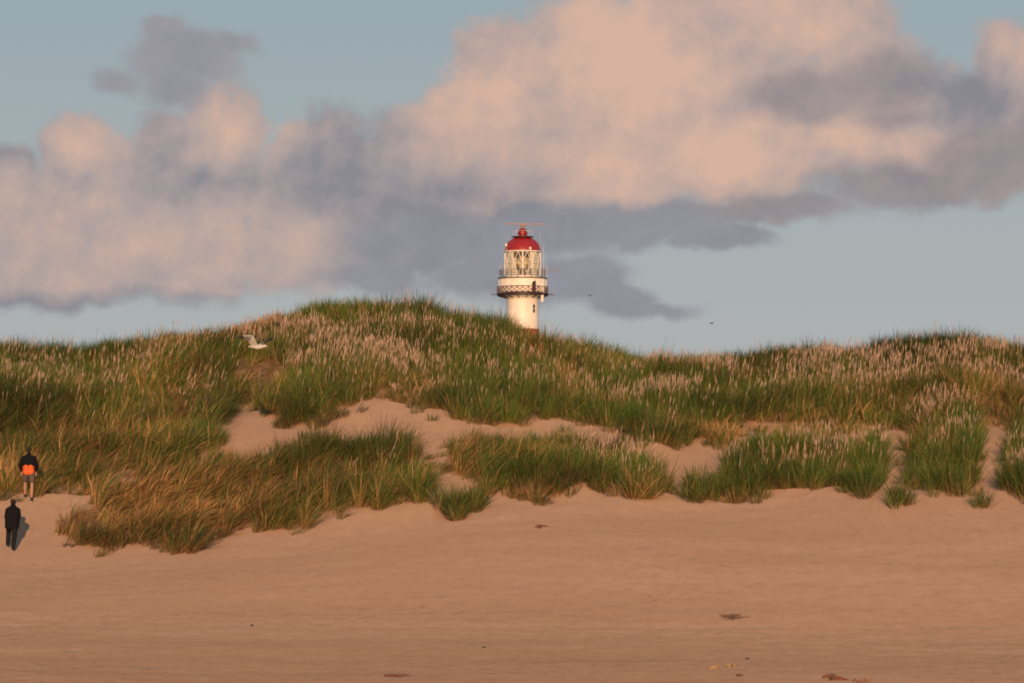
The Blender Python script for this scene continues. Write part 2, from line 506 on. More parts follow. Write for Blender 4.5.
DRY = [(150, 510, 130, 45, 0.80), (230, 505, 90, 40, 0.8), (90, 455, 110, 40, 0.62), (10, 480, 60, 28, 0.8), (340, 505, 60, 35, 0.50), (262, 378, 26, 24, 0.85),
       (532, 352, 16, 14, 0.95), (568, 385, 10, 22, 0.8), (455, 460, 35, 25, 0.75), (495, 462, 22, 10, 0.5), (720, 438, 40, 7, 0.5), (780, 428, 50, 8, 0.6),
       (900, 410, 60, 14, 0.6), (985, 405, 50, 22, 0.75), (180, 375, 60, 20, .45), (175, 420, 30, 25, 0.6), (540, 440, 20, 14, .6), (600, 497, 90, 5, .6), (935, 440, 30, 30, .4)]
HEAD = [(130, 370, 60, 38, 0.45), (255, 345, 60, 22, 0.8), (310, 360, 55, 35, 0.85), (395, 372, 45, 40, 1.0), (465, 355, 35, 25, 0.5), (520, 385, 60, 26, 0.35),
        (590, 375, 50, 28, 0.6), (700, 375, 80, 30, 0.75), (660, 400, 70, 20, .5), (800, 378, 60, 30, 0.8), (880, 380, 50, 36, 0.6), (970, 374, 60, 32, 0.85), (940, 350, 30, 14, 0.9),
        (640, 470, 45, 16, 0.7), (800, 462, 70, 16, 0.55), (880, 455, 20, 16, 0.6), (945, 425, 35, 30, 0.5), (50, 385, 60, 30, 0.3), (195, 400, 20, 20, .6), (380, 470, 40, 15, .2), (1020, 480, 20, 20, .5)]
WIND = [(190, 510, 160, 50, 1.0), (70, 450, 120, 45, 0.75), (340, 490, 90, 40, 0.6), (480, 465, 55, 25, 0.9), (200, 400, 60, 40, 0.6), (560, 460, 40, 30, 0.5), (770, 420, 60, 20, 0.5)]

N_T = 15500
tx = rng.uniform(-25, 25, N_T * 3); ty = rng.uniform(119, 160.5, N_T * 3)
tz = height(tx, ty)
tu, tr_ = proj(tx, ty, tz)
tk, tdp = cover(tu, tr_)
keep = (rng.random(len(tx)) < np.clip((tdp - 0.18) / 0.5, 0, 1) ** 1.2 + 0.045 * (tdp > 0.03)) & ~np.isin(tk, [4, 6, 9, 10, 11])
# looser cover at places
dens = 1.0 - 0.75 * gz(tu, tr_, [(262, 385, 22, 24, 1), (532, 352, 15, 14, 1.2), (568, 385, 8, 20, 0.8), (985, 410, 30, 14, 0.7), (915, 420, 25, 10, 0.5), (960, 424, 25, 8, 0.4), (780, 427, 50, 8, 0.6), (520, 485, 15, 10, .5), (180, 380, 20, 20, .3),
                                    (505, 468, 12, 9, 1.1), (560, 492, 60, 6, 0.6), (90, 470, 60, 12, 0.5), (175, 400, 14, 22, .6), (245, 375, 14, 14, .6), (895, 445, 14, 12, .8)])
fr_ = sm(tr_, 440, 465) * np.where(np.isin(tk, [1, 2]), 0.45, 1.0)
# sandy nibbles and thin spots inside the front patches
dens = dens + (0.75 + 0.9 * fr_) * fbm(tx, ty, 1.9, 3, 44) + 0.8 * fr_ * np.minimum(fbm(tx, ty, 0.9, 2, 144) + 0.05, 0) + 0.5 * np.minimum(hummock(tx, ty), 0)
keep &= rng.random(len(tx)) < dens
idx = np.where(keep)[0][:N_T]
tx, ty, tz, tu, tr_, tk, tdp = [q_[idx] for q_ in (tx, ty, tz, tu, tr_, tk, tdp)]
print('tufts', len(idx))


def blades(x, y, z, u, r, kidx, per, seed, depth):
    """blade and seed head arrays for tufts at x, y, z"""
    R = np.random.default_rng(seed)
    n = len(x)
    size = np.clip(R.normal(0.98, 0.22, n), 0.45, 1.5) * (0.42 + 0.58 * sm(depth, 0.1, 0.75))
    hum = hummock(x, y)
    size *= (1.0 + 0.35 * fbm(x, y, 1.4, 2, 71) + 0.5 * hum) * (1 - 0.25 * sm(y, 150, 155))
    size *= np.where(np.isin(kidx, [1, 2]), 1.16, 1.0)
    small = np.isin(kidx, [4, 6, 9, 10, 11])
    size = np.where(small, size * 0.98, size)
    size = np.where(np.isin(kidx, [10, 11]), size * 0.7, size)
    dry = np.clip(gz(u, r, DRY) * 0.9 + 0.30 * fbm(x, y, 2.0, 3, 81) + 0.06 + 1.5 * np.clip(-hum - 0.12, 0, 1), 0, 1)
    wnd = gz(u, r, WIND)
    br = np.clip(1.0 + 0.9 * fbm(x, y, 3.5, 3, 91) + R.normal(0, 0.30, n), 0.35, 2.1)
    tlx = R.normal(0, 0.16, n); tly = R.normal(0, 0.12, n)
    t = np.repeat(np.arange(n), per)
    N = len(t)
    rad = np.sqrt(R.random(N)) * 0.17
    th = R.uniform(0, 2 * np.pi, N)
    bx = x[t] + rad * np.cos(th); by = y[t] + rad * np.sin(th)
    bz = height(bx, by) - 0.03
    Ln = size[t] * R.uniform(0.55, 1.08, N) * 0.86
    # outward splay, growing with distance from the tuft's middle, plus wind towards +X
    sp = rad / 0.17 * (0.42 + 0.12 * small[t]) + R.normal(0, 0.08, N)
    w = 0.05 + 0.66 * wnd[t] + R.normal(0, 0.10, N)
    lx = sp * np.cos(th) + w + tlx[t]; ly = sp * np.sin(th) - 0.10 * wnd[t] - 0.04 + tly[t]
    bend = 0.10 + 0.42 * wnd[t] + R.random(N) * 0.25
    S = 3
    sv = np.linspace(0, 1, S + 1)
    px = bx[:, None] + Ln[:, None] * (lx[:, None] * (sv + bend[:, None] * sv ** 2.2))
    py = by[:, None] + Ln[:, None] * (ly[:, None] * (sv + bend[:, None] * sv ** 2.2))
    horiz = np.sqrt(lx ** 2 + ly ** 2)
    up = 1 / np.sqrt(1 + horiz ** 2)
    pz = bz[:, None] + Ln[:, None] * up[:, None] * (sv - (0.18 + bend[:, None] * 0.75) * horiz[:, None] * sv ** 2.4)
    wd = R.uniform(0.0045, 0.0105, N) * (1.0 + 0.25 * dry[t])
    fa = R.uniform(0, np.pi, N)
    wx = np.cos(fa)[:, None] * wd[:, None]; wy = np.sin(fa)[:, None] * wd[:, None]
    tap = np.array([0.8, 1.0, 0.72, 0.08])
    Lf = np.stack([px - wx * tap, py - wy * tap, pz], -1)
    Rt = np.stack([px + wx * tap, py + wy * tap, pz], -1)
    v = np.stack([Lf, Rt], 2).reshape(-1, 3)           # N,(S+1),2,3
    base = (np.arange(N) * (S + 1) * 2)[:, None]
    ff = []
    for s in range(S):
        ff.append(np.stack([base[:, 0] + 2 * s, base[:, 0] + 2 * s + 1, base[:, 0] + 2 * s + 3, base[:, 0] + 2 * s + 2], -1))
    f = np.stack(ff, 1).reshape(-1, 4)
    # colour of each blade: fresh green, olive, straw, dead russet
    isdry = R.random(N) < (0.03 + 0.72 * dry[t] ** 1.15)
    green = np.array([0.026, 0.074, 0.011]); olive = np.array([0.130, 0.170, 0.024])
    straw = np.array([0.50, 0.300, 0.120]); russ = np.array([0.30, 0.135, 0.055])
    mxg = R.random(N)[:, None] ** 1.3
    col = green * (1 - mxg) + olive * mxg
    mxd = R.random(N)[:, None]
    cd = russ * (1 - mxd) + straw * mxd
    col = np.where(isdry[:, None], cd, col) * (br[t] * R.uniform(0.75, 1.25, N))[:, None]
    # the sheaths low on the blade are paler and browner
    cc = np.repeat(col[:, None, :], (S + 1) * 2, 1)
    sh = np.repeat(np.array([0.95, 0.42, 0.0, 0.12]), 2)[None, :, None] * (0.9 - 0.35 * sm(depth, 0.4, 1.0))[t][:, None, None]
    cc = cc * (1 - sh) + np.array([0.33, 0.180, 0.072]) * sh
    V_ = [v]; F_ = [f]; C_ = [cc.reshape(-1, 3)]
    # seed heads on tall stalks
    hd = gz(u, r, HEAD) * sm(y, 153.5, 150.0) * np.clip(1 + 2.6 * fbm(x, y, 2.0, 3, 55), 0.02, 2.2)
    nh = R.poisson(hd * 3.0)
    t2 = np.repeat(np.arange(n), nh)
    M = len(t2)
    if M:
        ax = x[t2] + R.normal(0, 0.10, M); ay = y[t2] + R.normal(0, 0.10, M)
        az_ = height(ax, ay)
        H = np.minimum(size[t2], 1.15) * R.uniform(0.74, 1.02, M)
        lean = 0.07 + 0.30 * wnd[t2] + R.normal(0, 0.07, M)
        ly2 = R.normal(0, 0.08, M)
        hl = R.uniform(0.15, 0.27, M)
        topx = ax + lean * H; topy = ay + ly2 * H; topz = az_ + H * 0.95
        d = np.stack([lean * 1.4, ly2, np.ones(M) * 0.95], -1); d /= np.linalg.norm(d, axis=1)[:, None]
        # stalk: thin quad pair, head: four sided spindle
        ang = R.uniform(0, np.pi, M)
        e1 = np.stack([np.cos(ang), np.sin(ang), np.zeros(M)], -1)
        e2 = np.cross(d, e1)
        p0 = np.stack([ax, ay, az_ - 0.02], -1); p1 = np.stack([topx, topy, topz], -1)
        ws = 0.004
        sv2 = np.stack([p0 - e1 * ws, p0 + e1 * ws, p1 - e1 * ws, p1 + e1 * ws], 1)
        b0 = (np.arange(M) * 4)[:, None]
        sf = b0 + np.array([0, 1, 3, 2])
        V_.append(sv2.reshape(-1, 3)); F_.append(sf)
        tone = R.uniform(0.7, 1.2, M)[:, None]
        C_.append(np.repeat((np.array([0.34, 0.24, 0.12]) * tone)[:, None, :], 4, 1).reshape(-1, 3))
        rw = R.uniform(0.0065, 0.0125, M)[:, None]
        rings = []
        for s_, k_ in ((0.0, 0.5), (0.35, 1.0), (0.75, 0.75), (1.0, 0.08)):
            cpt = p1 + d * hl[:, None] * s_
            rings.append(np.stack([cpt + e1 * rw * k_, cpt + e2 * rw * k_, cpt - e1 * rw * k_, cpt - e2 * rw * k_], 1))
        hv = np.stack(rings, 1).reshape(-1, 3)
        hb = (np.arange(M) * 16)[:, None]
        hf = []
        for s_ in range(3):
            for q_ in range(4):
                hf.append(hb + np.array([s_ * 4 + q_, s_ * 4 + (q_ + 1) % 4, s_ * 4 + 4 + (q_ + 1) % 4, s_ * 4 + 4 + q_]))
        hf = np.stack(hf, 1).reshape(-1, 4)
        V_.append(hv); F_.append(hf)
        hc = np.array([0.68, 0.48, 0.36]) * tone
        C_.append(np.repeat(hc[:, None, :], 16, 1).reshape(-1, 3))
    off = 0; FF = []
    for vv, f_ in zip(V_, F_):
        FF.append(f_ + off); off += len(vv)
    return np.concatenate(V_), np.concatenate(FF), np.concatenate(C_)


def grass_obj(name, v, f, c, label, cat, group=None, kind=None, origin=None):
    o_ = v.mean(0) if origin is None else np.array(origin)
    v = v - o_
    me = bpy.data.meshes.new(name)
    me.vertices.add(len(v)); me.vertices.foreach_set('co', v.astype(np.float32).ravel())
    f = f.astype(np.int32)
    me.loops.add(f.size); me.loops.foreach_set('vertex_index', f.ravel())
    me.polygons.add(len(f)); me.polygons.foreach_set('loop_start', np.arange(0, f.size, 4, dtype=np.int32))
    me.update()
    at = me.attributes.new('tint', 'FLOAT_COLOR', 'POINT')
    at.data.foreach_set('color', np.concatenate([c, np.ones((len(c), 1))], 1).astype(np.float32).ravel())
    me.materials.append(GM)
    o = bpy.data.objects.new(name, me)
    o.location = o_
    C.collection.objects.link(o)
    o['label'] = label; o['category'] = cat
    if group: o['group'] = group
    if kind: o['kind'] = kind
    return o


PER = 38
LAB = {
    0: ('dune_grass', 'green marram grass with pale seed heads covering the upper dune', 'grass'),
    1: ('grass_patch', 'wide rust-brown wind-combed grass patch right of the sandy path, near the walkers', 'grass patch'),
    2: ('grass_patch', 'olive arching grass patch in front of the bare sand hollow, joining the rust-brown patch', 'grass patch'),
    3: ('grass_patch', 'ragged grass patch below the lighthouse with a swept dry brown left end', 'grass patch'),
    4: ('grass_tuft', 'small dark green spiky three-lobed tuft on open sand below the gap between two patches', 'grass tuft'),
    5: ('grass_patch', 'broad green grass patch on the right with pale seed heads along its top', 'grass patch'),
    6: ('grass_tuft', 'small leaning green tuft just left of the broad green right-hand patch', 'grass tuft'),
    7: ('grass_patch', 'tall narrow grass patch climbing between two sandy gullies on the right', 'grass patch'),
    8: ('grass_patch', 'dark green grass patch cut off by the right edge of the photo', 'grass patch'),
    9: ('grass_tuft', 'low tuft at the lower right corner of the patch below the lighthouse', 'grass tuft'),
    10: ('grass_tuft', 'tiny tuft on the sand between the broad green patch and the tall narrow patch', 'grass tuft'),
    11: ('grass_tuft', 'tiny sparse sprig of grass on the sand furthest right of the small tufts', 'grass tuft'),
}
for k in range(0, 12):
    s = tk == k
    xx, yy, zz, uu, rr, kk, dd = tx[s], ty[s], tz[s], tu[s], tr_[s], tk[s], tdp[s]
    if k in (4, 6, 9, 10, 11):       # make sure the little ones have enough shoots
        po = list(PATCH.values())[k - 1]
        R = np.random.default_rng(k)
        cu = R.uniform(min(p[0] for p in po), max(p[0] for p in po), 3000)
        cy = R.uniform(118, 132, 3000)
        cx = (cu - 512) / F * cy
        cz = height(cx, cy)
        pu, pr = proj(cx, cy, cz)
        ok = inpoly(pu, pr, po)
        if k == 4:
            ok &= np.min(np.abs(pu[:, None] - np.array([437, 456, 474])[None]), 1) < 4.5
        want = {4: 34, 6: 24, 9: 14, 10: 8, 11: 4}[k]
        sel = np.where(ok)[0][:want]
        xx, yy, zz, uu, rr = cx[sel], cy[sel], cz[sel], pu[sel], pr[sel]
        kk = np.full(len(xx), k); dd = np.full(len(xx), 0.8)
    if len(xx) == 0:
        print('EMPTY', k); continue
    v, f, c = blades(xx, yy, zz, uu, rr, kk, PER, 100 + k, dd)
    nm, lb, ct = LAB[k]
    grass_obj(nm, v, f, c, lb, ct, kind='stuff' if k == 0 else None, origin=(xx.mean(), yy.mean(), zz.mean()))


# ------------------------------------------------------------------ mesh helpers
def link(name, bm, m, parent=None, smooth=True, loc=(0, 0, 0)):
    me = bpy.data.meshes.new(name)
    bmesh.ops.recalc_face_normals(bm, faces=bm.faces)
    bm.to_mesh(me); bm.free()
    if smooth:
        me.polygons.foreach_set('use_smooth', [True] * len(me.polygons))
        try:
            me.set_sharp_from_angle(angle=math.radians(38))
        except Exception:
            pass
    ms = m if isinstance(m, (list, tuple)) else [m]
    for q_ in ms:
        me.materials.append(q_)
    o = bpy.data.objects.new(name, me)
    C.collection.objects.link(o)
    o.location = loc
    if parent:
        o.parent = parent
    return o


def thing(name, label, cat, loc, rz=0, group=None):
    o = bpy.data.objects.new(name, None)
    o.empty_display_size = 0.3
    C.collection.objects.link(o)
    o.location = loc; o.rotation_euler = (0, 0, rz)
    o['label'] = label; o['category'] = cat
    if group: o['group'] = group
    return o


def lathe(bm, prof, seg=48, c=(0, 0), mi=None, cap=True):
    rings = []
    for r, z in prof:
        rings.append([bm.verts.new((c[0] + r * math.cos(2 * math.pi * i / seg), c[1] + r * math.sin(2 * math.pi * i / seg), z)) for i in range(seg)])
    for j in range(len(rings) - 1):
        for i in range(seg):
            f = bm.faces.new((rings[j][i], rings[j][(i + 1) % seg], rings[j + 1][(i + 1) % seg], rings[j + 1][i]))
            if mi: f.material_index = mi[j]
    if cap:
        f = bm.faces.new(rings[0][::-1]); f.material_index = mi[0] if mi else 0
        f = bm.faces.new(rings[-1]); f.material_index = mi[-1] if mi else 0


def bar(bm, a, b, r, seg=6, r2=None):
    a = Vector(a); b = Vector(b); d = (b - a).normalized()
    t = Vector((0, 0, 1)) if abs(d.z) < 0.9 else Vector((1, 0, 0))
    e1 = d.cross(t).normalized(); e2 = d.cross(e1)
    r2 = r if r2 is None else r2
    A = [bm.verts.new(a + (e1 * math.cos(2 * math.pi * i / seg) + e2 * math.sin(2 * math.pi * i / seg)) * r) for i in range(seg)]
    B = [bm.verts.new(b + (e1 * math.cos(2 * math.pi * i / seg) + e2 * math.sin(2 * math.pi * i / seg)) * r2) for i in range(seg)]
    for i in range(seg):
        bm.faces.new((A[i], A[(i + 1) % seg], B[(i + 1) % seg], B[i]))
    bm.faces.new(A[::-1]); bm.faces.new(B)


def box(bm, c, s, rot=None):
    m = Matrix.Translation(c) @ (rot or Matrix.Identity(4)) @ Matrix.Diagonal((*s, 1))
    bmesh.ops.create_cube(bm, size=1, matrix=m)


def ring(bm, R, z, r, seg=48, c=(0, 0)):
    for i in range(seg):
        a0 = 2 * math.pi * i / seg; a1 = 2 * math.pi * (i + 1) / seg
        bar(bm, (c[0] + R * math.cos(a0), c[1] + R * math.sin(a0), z), (c[0] + R * math.cos(a1), c[1] + R * math.sin(a1), z), r, 5)


# ------------------------------------------------------------------ lighthouse
YL = 520.0
PM = F / YL                        # 8.02 pixels per metre


def zr(row):                       # height of a picture row at the tower
    return ZC + (HR - row) / PM


LX = (522.6 - 512) / PM
white = mat('white_painted_iron', (0.86, 0.80, 0.70), 0.45, var=0.07, vscale=0.9)
red = mat('red_paint', (0.31, 0.014, 0.018), 0.42, spec=0.5, var=0.10, vscale=1.5)
bandred = mat('weathered_red_band', (0.33, 0.070, 0.045), 0.6, var=0.15, vscale=0.8)
iron = mat('dark_iron', (0.055, 0.035, 0.035), 0.5, metal=0.2)
railm = mat('slate_railing_paint', (0.10, 0.12, 0.17), 0.5)
brass = mat('lamp_brass', (0.50, 0.34, 0.16), 0.4, metal=0.6)
dglass = mat('dark_window_glass', (0.03, 0.035, 0.045), 0.12, spec=0.8)
orange_m = mat('orange_mast_paint', (0.34, 0.19, 0.12), 0.5)
lensm = mat('lens_prisms', (0.80, 0.66, 0.42), 0.15, spec=1.0)
gm = bpy.data.materials.new('lantern_glass'); gm.use_nodes = True
q = G(gm.node_tree)
tr = q.n('ShaderNodeBsdfTransparent'); tr.inputs[0].default_value = (0.90, 0.93, 0.92, 1)
gl = q.n('ShaderNodeBsdfGlossy'); gl.inputs['Roughness'].default_value = 0.05
lw = q.n('ShaderNodeLayerWeight'); lw.inputs[0].default_value = 0.35
mx = q.n('ShaderNodeMixShader')
gm.node_tree.links.new(q.m('MULTIPLY', lw.outputs['Fresnel'], 0.5), mx.inputs[0])
gm.node_tree.links.new(tr.outputs[0], mx.inputs[1]); gm.node_tree.links.new(gl.outputs[0], mx.inputs[2])
gm.node_tree.links.new(mx.outputs[0], gm.node_tree.nodes['Material Output'].inputs[0])

gl_z = 3.0
LH = thing('lighthouse', 'white iron lighthouse with red domed lantern roof, its top rising behind the dune', 'lighthouse', (LX, YL, gl_z))


def Z(row):
    return zr(row) - gl_z


bm = bmesh.new()
R0 = 1.96
zt = Z(298.5)
prof = []; mi = []
levels = [(0, 3.9), (5, 3.45), (10, 2.98), (15, 2.55), (19, 2.22), (Z(329), 2.03), (zt, R0)]
nb = len(levels)
for i, (z_, r_) in enumerate(levels):
    prof.append((r_, z_))
    mi.append(1 if (i % 2 == 0) else 0)
mi = [0, 1, 0, 1, 1, 0, 0]
lathe(bm, prof, 64, mi=mi)
link('tower', bm, [white, bandred], LH)
# plate seams
for zz_ in (Z(322), Z(315.5), Z(309), Z(302.5)):
    bm = bmesh.new()
    ring(bm, 1.965 + (zt - zz_) * 0.02, zz_, 0.020, 48)
    link('plate_seam', bm, white, LH)
# corbel under the gallery
bm = bmesh.new()
lathe(bm, [(R0 + 0.02, Z(299.5)), (R0 + 0.16, Z(298.6)), (R0 + 0.22, Z(297.6)), (2.75, Z(296.4)), (2.78, Z(295.6))], 64)
link('corbel', bm, white, LH)
# main gallery deck with bracket ends
GR = 3.16
bm = bmesh.new()
lathe(bm, [(GR, Z(295.7)), (GR + 0.06, Z(295.2)), (GR + 0.06, Z(293.6)), (GR, Z(293.2))], 64)
for i in range(16):
    a_ = 2 * math.pi * (i + 0.5) / 16
    d_ = Vector((math.cos(a_), math.sin(a_), 0))
    bar(bm, tuple(d_ * 2.1 + Vector((0, 0, Z(298.2)))), tuple(d_ * (GR - 0.05) + Vector((0, 0, Z(296.0)))), 0.05)
link('gallery_deck', bm, iron, LH)
# lattice railing
bm = bmesh.new()
NP = 28
zb_, zt_ = Z(293.1), Z(286.8)
for i in range(NP):
    a0 = 2 * math.pi * i / NP; a1 = 2 * math.pi * (i + 1) / NP
    p0 = Vector((GR * math.cos(a0), GR * math.sin(a0), 0)); p1 = Vector((GR * math.cos(a1), GR * math.sin(a1), 0))
    up = Vector((0, 0, 1))
    bar(bm, p0 + up * zb_, p0 + up * (zt_ + 0.03), 0.034)
    bar(bm, p0 + up * (zb_ + .06), p1 + up * (zt_ - .06), 0.026)
    bar(bm, p1 + up * (zb_ + .06), p0 + up * (zt_ - .06), 0.026)
ring(bm, GR, zt_, 0.04); ring(bm, GR, zb_ + 0.06, 0.035)
link('gallery_railing', bm, mat('brown_railing_paint', (0.13, 0.065, 0.05), 0.5), LH)
# outriggers on the deck with small dark fittings
for a_, L_ in ((180, 0.62), (8, 0.75), (-10, 0.45), (200, 0.35)):
    a_ = math.radians(a_); d_ = Vector((math.cos(a_), math.sin(a_), 0))
    p_ = d_ * GR + Vector((0, 0, Z(294.6)))
    bm = bmesh.new()
    bar(bm, p_, p_ + d_ * L_, 0.035)
    box(bm, p_ + d_ * L_, (0.16, 0.16, 0.16))
    link('gallery_outrigger', bm, iron, LH)
# service room drum standing on the gallery, ribbed white plates
DR = 2.96
bm = bmesh.new()
lathe(bm, [(DR - 0.04, Z(293.0)), (DR - 0.04, Z(288.5)), (DR, Z(288.3)), (DR, Z(279.6)), (DR + 0.08, Z(279.3)), (DR + 0.08, Z(278.7)), (2.2, Z(278.3))], 64)
for i in range(18):
    a_ = 2 * math.pi * (i + .5) / 18
    box(bm, (DR * math.cos(a_), DR * math.sin(a_), (Z(288.3) + Z(279.8)) / 2), (0.10, 0.16, Z(279.8) - Z(288.3)), Matrix.Rotation(a_, 4, 'Z'))
link('service_room', bm, white, LH)
bm = bmesh.new()
lathe(bm, [(DR + 0.10, Z(279.0)), (DR + 0.13, Z(278.6)), (DR + 0.13, Z(277.9)), (2.3, Z(277.7))], 64)
link('upper_deck', bm, iron, LH)
# dark doorway with a rounded head and a hood
aD = math.radians(-62)
Rd = Matrix.Rotation(aD, 4, 'Z')
dn = Vector((math.cos(aD), math.sin(aD), 0))
dr = bpy.data.objects
bm = bmesh.new()
zc_ = Z(292.6)
pts = [(-0.25, 0), (0.25, 0)] + [(0.25 * math.cos(t_), 1.02 + 0.25 * math.sin(t_)) for t_ in np.linspace(0, math.pi, 9)]
vs = [bm.verts.new((0, p_[0], p_[1])) for p_ in pts]
fc = bm.faces.new(vs)
ex = bmesh.ops.extrude_face_region(bm, geom=[fc])
for e_ in ex['geom']:
    if isinstance(e_, bmesh.types.BMVert): e_.co.x += 0.10
bm.transform(Matrix.Translation(dn * (DR - 0.04) + Vector((0, 0, zc_))) @ Rd)
door = link('door', bm, iron, LH, smooth=False)
bm = bmesh.new()
bar(bm, dn * (DR + 0.07) + Vector((0, 0, zc_ + .7)) + Vector((-dn.y, dn.x, 0)) * 0.25, dn * (DR + 0.16) + Vector((0, 0, zc_ + .7)) + Vector((-dn.y, dn.x, 0)) * 0.25, 0.03)
link('handle', bm, brass, door)
# little lamp over the door
bm = bmesh.new()
p_ = dn * (DR + 0.02) + Vector((0, 0, Z(282.4)))
bar(bm, p_, p_ + dn * 0.22, 0.03)
lathe(bm, [(0.03, 0.10), (0.15, 0.0), (0.12, -0.14), (0.04, -0.18)], 12, c=(0, 0))
for v_ in bm.verts:
    if abs(v_.co.z) < 0.3 and v_.co.length < 0.4:
        v_.co += p_ + dn * 0.24
link('door_lamp', bm, iron, LH)
# upper railing
bm = bmesh.new()
UR = 2.78
z0_, z1_ = Z(277.7), Z(269.5)
for i in range(20):
    a_ = 2 * math.pi * (i + 0.3) / 20
    bar(bm, (UR * math.cos(a_), UR * math.sin(a_), z0_), (UR * math.cos(a_), UR * math.sin(a_), z1_), 0.028)
for zz_ in (z1_, (z0_ + z1_) / 2, z0_ + (z1_ - z0_) * 0.25, z0_ + (z1_ - z0_) * 0.75):
    ring(bm, UR, zz_, 0.020, 40)
link('upper_railing', bm, railm, LH)
for a_ in (180, 352):
    a_ = math.radians(a_)
    bm = bmesh.new()
    box(bm, (UR * math.cos(a_), UR * math.sin(a_), Z(272)), (0.30, 0.30, 0.62))
    link('railing_box', bm, railm, LH)
# lantern: plinth, glass, helical glazing bars, gutter
LR = 2.20
bm = bmesh.new()
lathe(bm, [(LR + 0.06, Z(277.6)), (LR + 0.06, Z(275.9)), (LR - 0.02, Z(275.6))], 48)
link('lantern_plinth', bm, white, LH)
zA, zB = Z(275.6), Z(251.8)
bm = bmesh.new()
lathe(bm, [(LR - 0.05, zA), (LR - 0.05, zB)], 48, cap=False)
lg = link('lantern_glass', bm, gm, LH)
bm = bmesh.new()
NB = 12
for i in range(NB):
    for sgn in (1, -1):
        for s_ in range(6):
            t0, t1 = s_ / 6, (s_ + 1) / 6
            a0 = 2 * math.pi * i / NB + sgn * t0 * math.radians(30) + 0.262; a1 = 2 * math.pi * i / NB + sgn * t1 * math.radians(30) + 0.262
            bar(bm, (LR * math.cos(a0), LR * math.sin(a0), zA + (zB - zA) * t0), (LR * math.cos(a1), LR * math.sin(a1), zA + (zB - zA) * t1), 0.040, 5)
ring(bm, LR, zA + (zB - zA) * 0.5, 0.030)
for a_ in (180, 1, 270):
    a_ = math.radians(a_)
    w_ = 0.10 if a_ > 4 else 0.07
    bar(bm, ((LR + .03) * math.cos(a_), (LR + .03) * math.sin(a_), zA), ((LR + .03) * math.cos(a_), (LR + .03) * math.sin(a_), zB), w_, 8)
link('glazing_bar', bm, white, LH)
# the lamp inside: pedestal, lens rings and curtains
bm = bmesh.new()
lathe(bm, [(0.55, zA), (0.5, zA + 0.5), (0.30, zA + 0.6), (0.30, zA + 0.9)], 24)
ped = link('lamp_pedestal', bm, brass, LH)
bm = bmesh.new()
pr_ = []
for k in range(15):
    t_ = k / 14
    pr_.append((0.42 + 0.30 * math.sin(math.pi * t_) + (0.05 if k % 2 else 0), zA + 0.9 + 1.5 * t_))
lathe(bm, pr_, 24)
link('lens', bm, lensm, LH)
cur = mat('cream_blind', (0.80, 0.74, 0.64), 0.9)
for (s0, s1) in ((196, 236), (300, 344), (20, 160)):
    n_ = 24
    rr_ = []
    bm = bmesh.new()
    for k in range(n_ + 1):
        a_ = math.radians(s0 + (s1 - s0) * k / n_)
        rd = LR - 0.22 + 0.05 * (k % 2)
        rr_.append((bm.verts.new((rd * math.cos(a_), rd * math.sin(a_), zA + .05)), bm.verts.new((rd * math.cos(a_), rd * math.sin(a_), zB - 0.05))))
    for k in range(n_):
        bm.faces.new((rr_[k][0], rr_[k + 1][0], rr_[k + 1][1], rr_[k][1]))
    link('lantern_blind', bm, cur, LH, smooth=False)
# roof
bm = bmesh.new()
lathe(bm, [(LR - .1, Z(252.4)), (LR + 0.16, Z(252.2)), (LR + 0.18, Z(251.3)), (LR + 0.02, Z(250.9))], 48)
link('gutter', bm, white, LH)
bm = bmesh.new()
pr_ = [(LR + 0.03, Z(250.9)), (LR + .03, Z(250.2))]
for k in range(1, 12):
    t_ = k / 12 * math.pi / 2
    pr_.append(((LR - .02) * math.cos(t_ * 0.985), Z(250.2) + (Z(236.6) - Z(250.2)) * math.sin(t_)))
pr_.append((0.5, Z(236.8)))
lathe(bm, pr_, 48)
roof = link('roof_dome', bm, red, LH)
for i in range(12):
    a_ = 2 * math.pi * i / 12
    bm = bmesh.new()
    prev = None
    for k in range(0, 11):
        t_ = k / 12 * math.pi / 2
        rr_ = (LR + 0.0) * math.cos(t_ * .985); zz_ = Z(250.2) + (Z(236.6) - Z(250.2)) * math.sin(t_)
        p_ = Vector((rr_ * math.cos(a_), rr_ * math.sin(a_), zz_))
        if prev: bar(bm, prev, p_, 0.022, 4)
        prev = p_
    link('roof_rib', bm, red, roof)
bm = bmesh.new()
lathe(bm, [(1.05, Z(237.4)), (1.38, Z(237.3)), (1.38, Z(236.4)), (1.0, Z(236.2))], 36)
link('roof_platform', bm, iron, roof)
bm = bmesh.new()
lathe(bm, [(0.42, Z(237.0)), (0.5, Z(235.5)), (0.62, Z(233.5)), (0.58, Z(231.8)), (0.40, Z(230.6)), (0.52, Z(229.8)), (0.34, Z(228.8)), (0.25, Z(228))], 24)
link('ventilator', bm, red, roof)
bm = bmesh.new()
for i in range(8):
    a_ = 2 * math.pi * i / 8
    bar(bm, (1.2 * math.cos(a_), 1.2 * math.sin(a_), Z(236.3)), (1.2 * math.cos(a_), 1.2 * math.sin(a_), Z(231.0)), 0.012, 4)
ring(bm, 1.2, Z(231.0), 0.014, 24)
link('platform_railing', bm, white, roof)
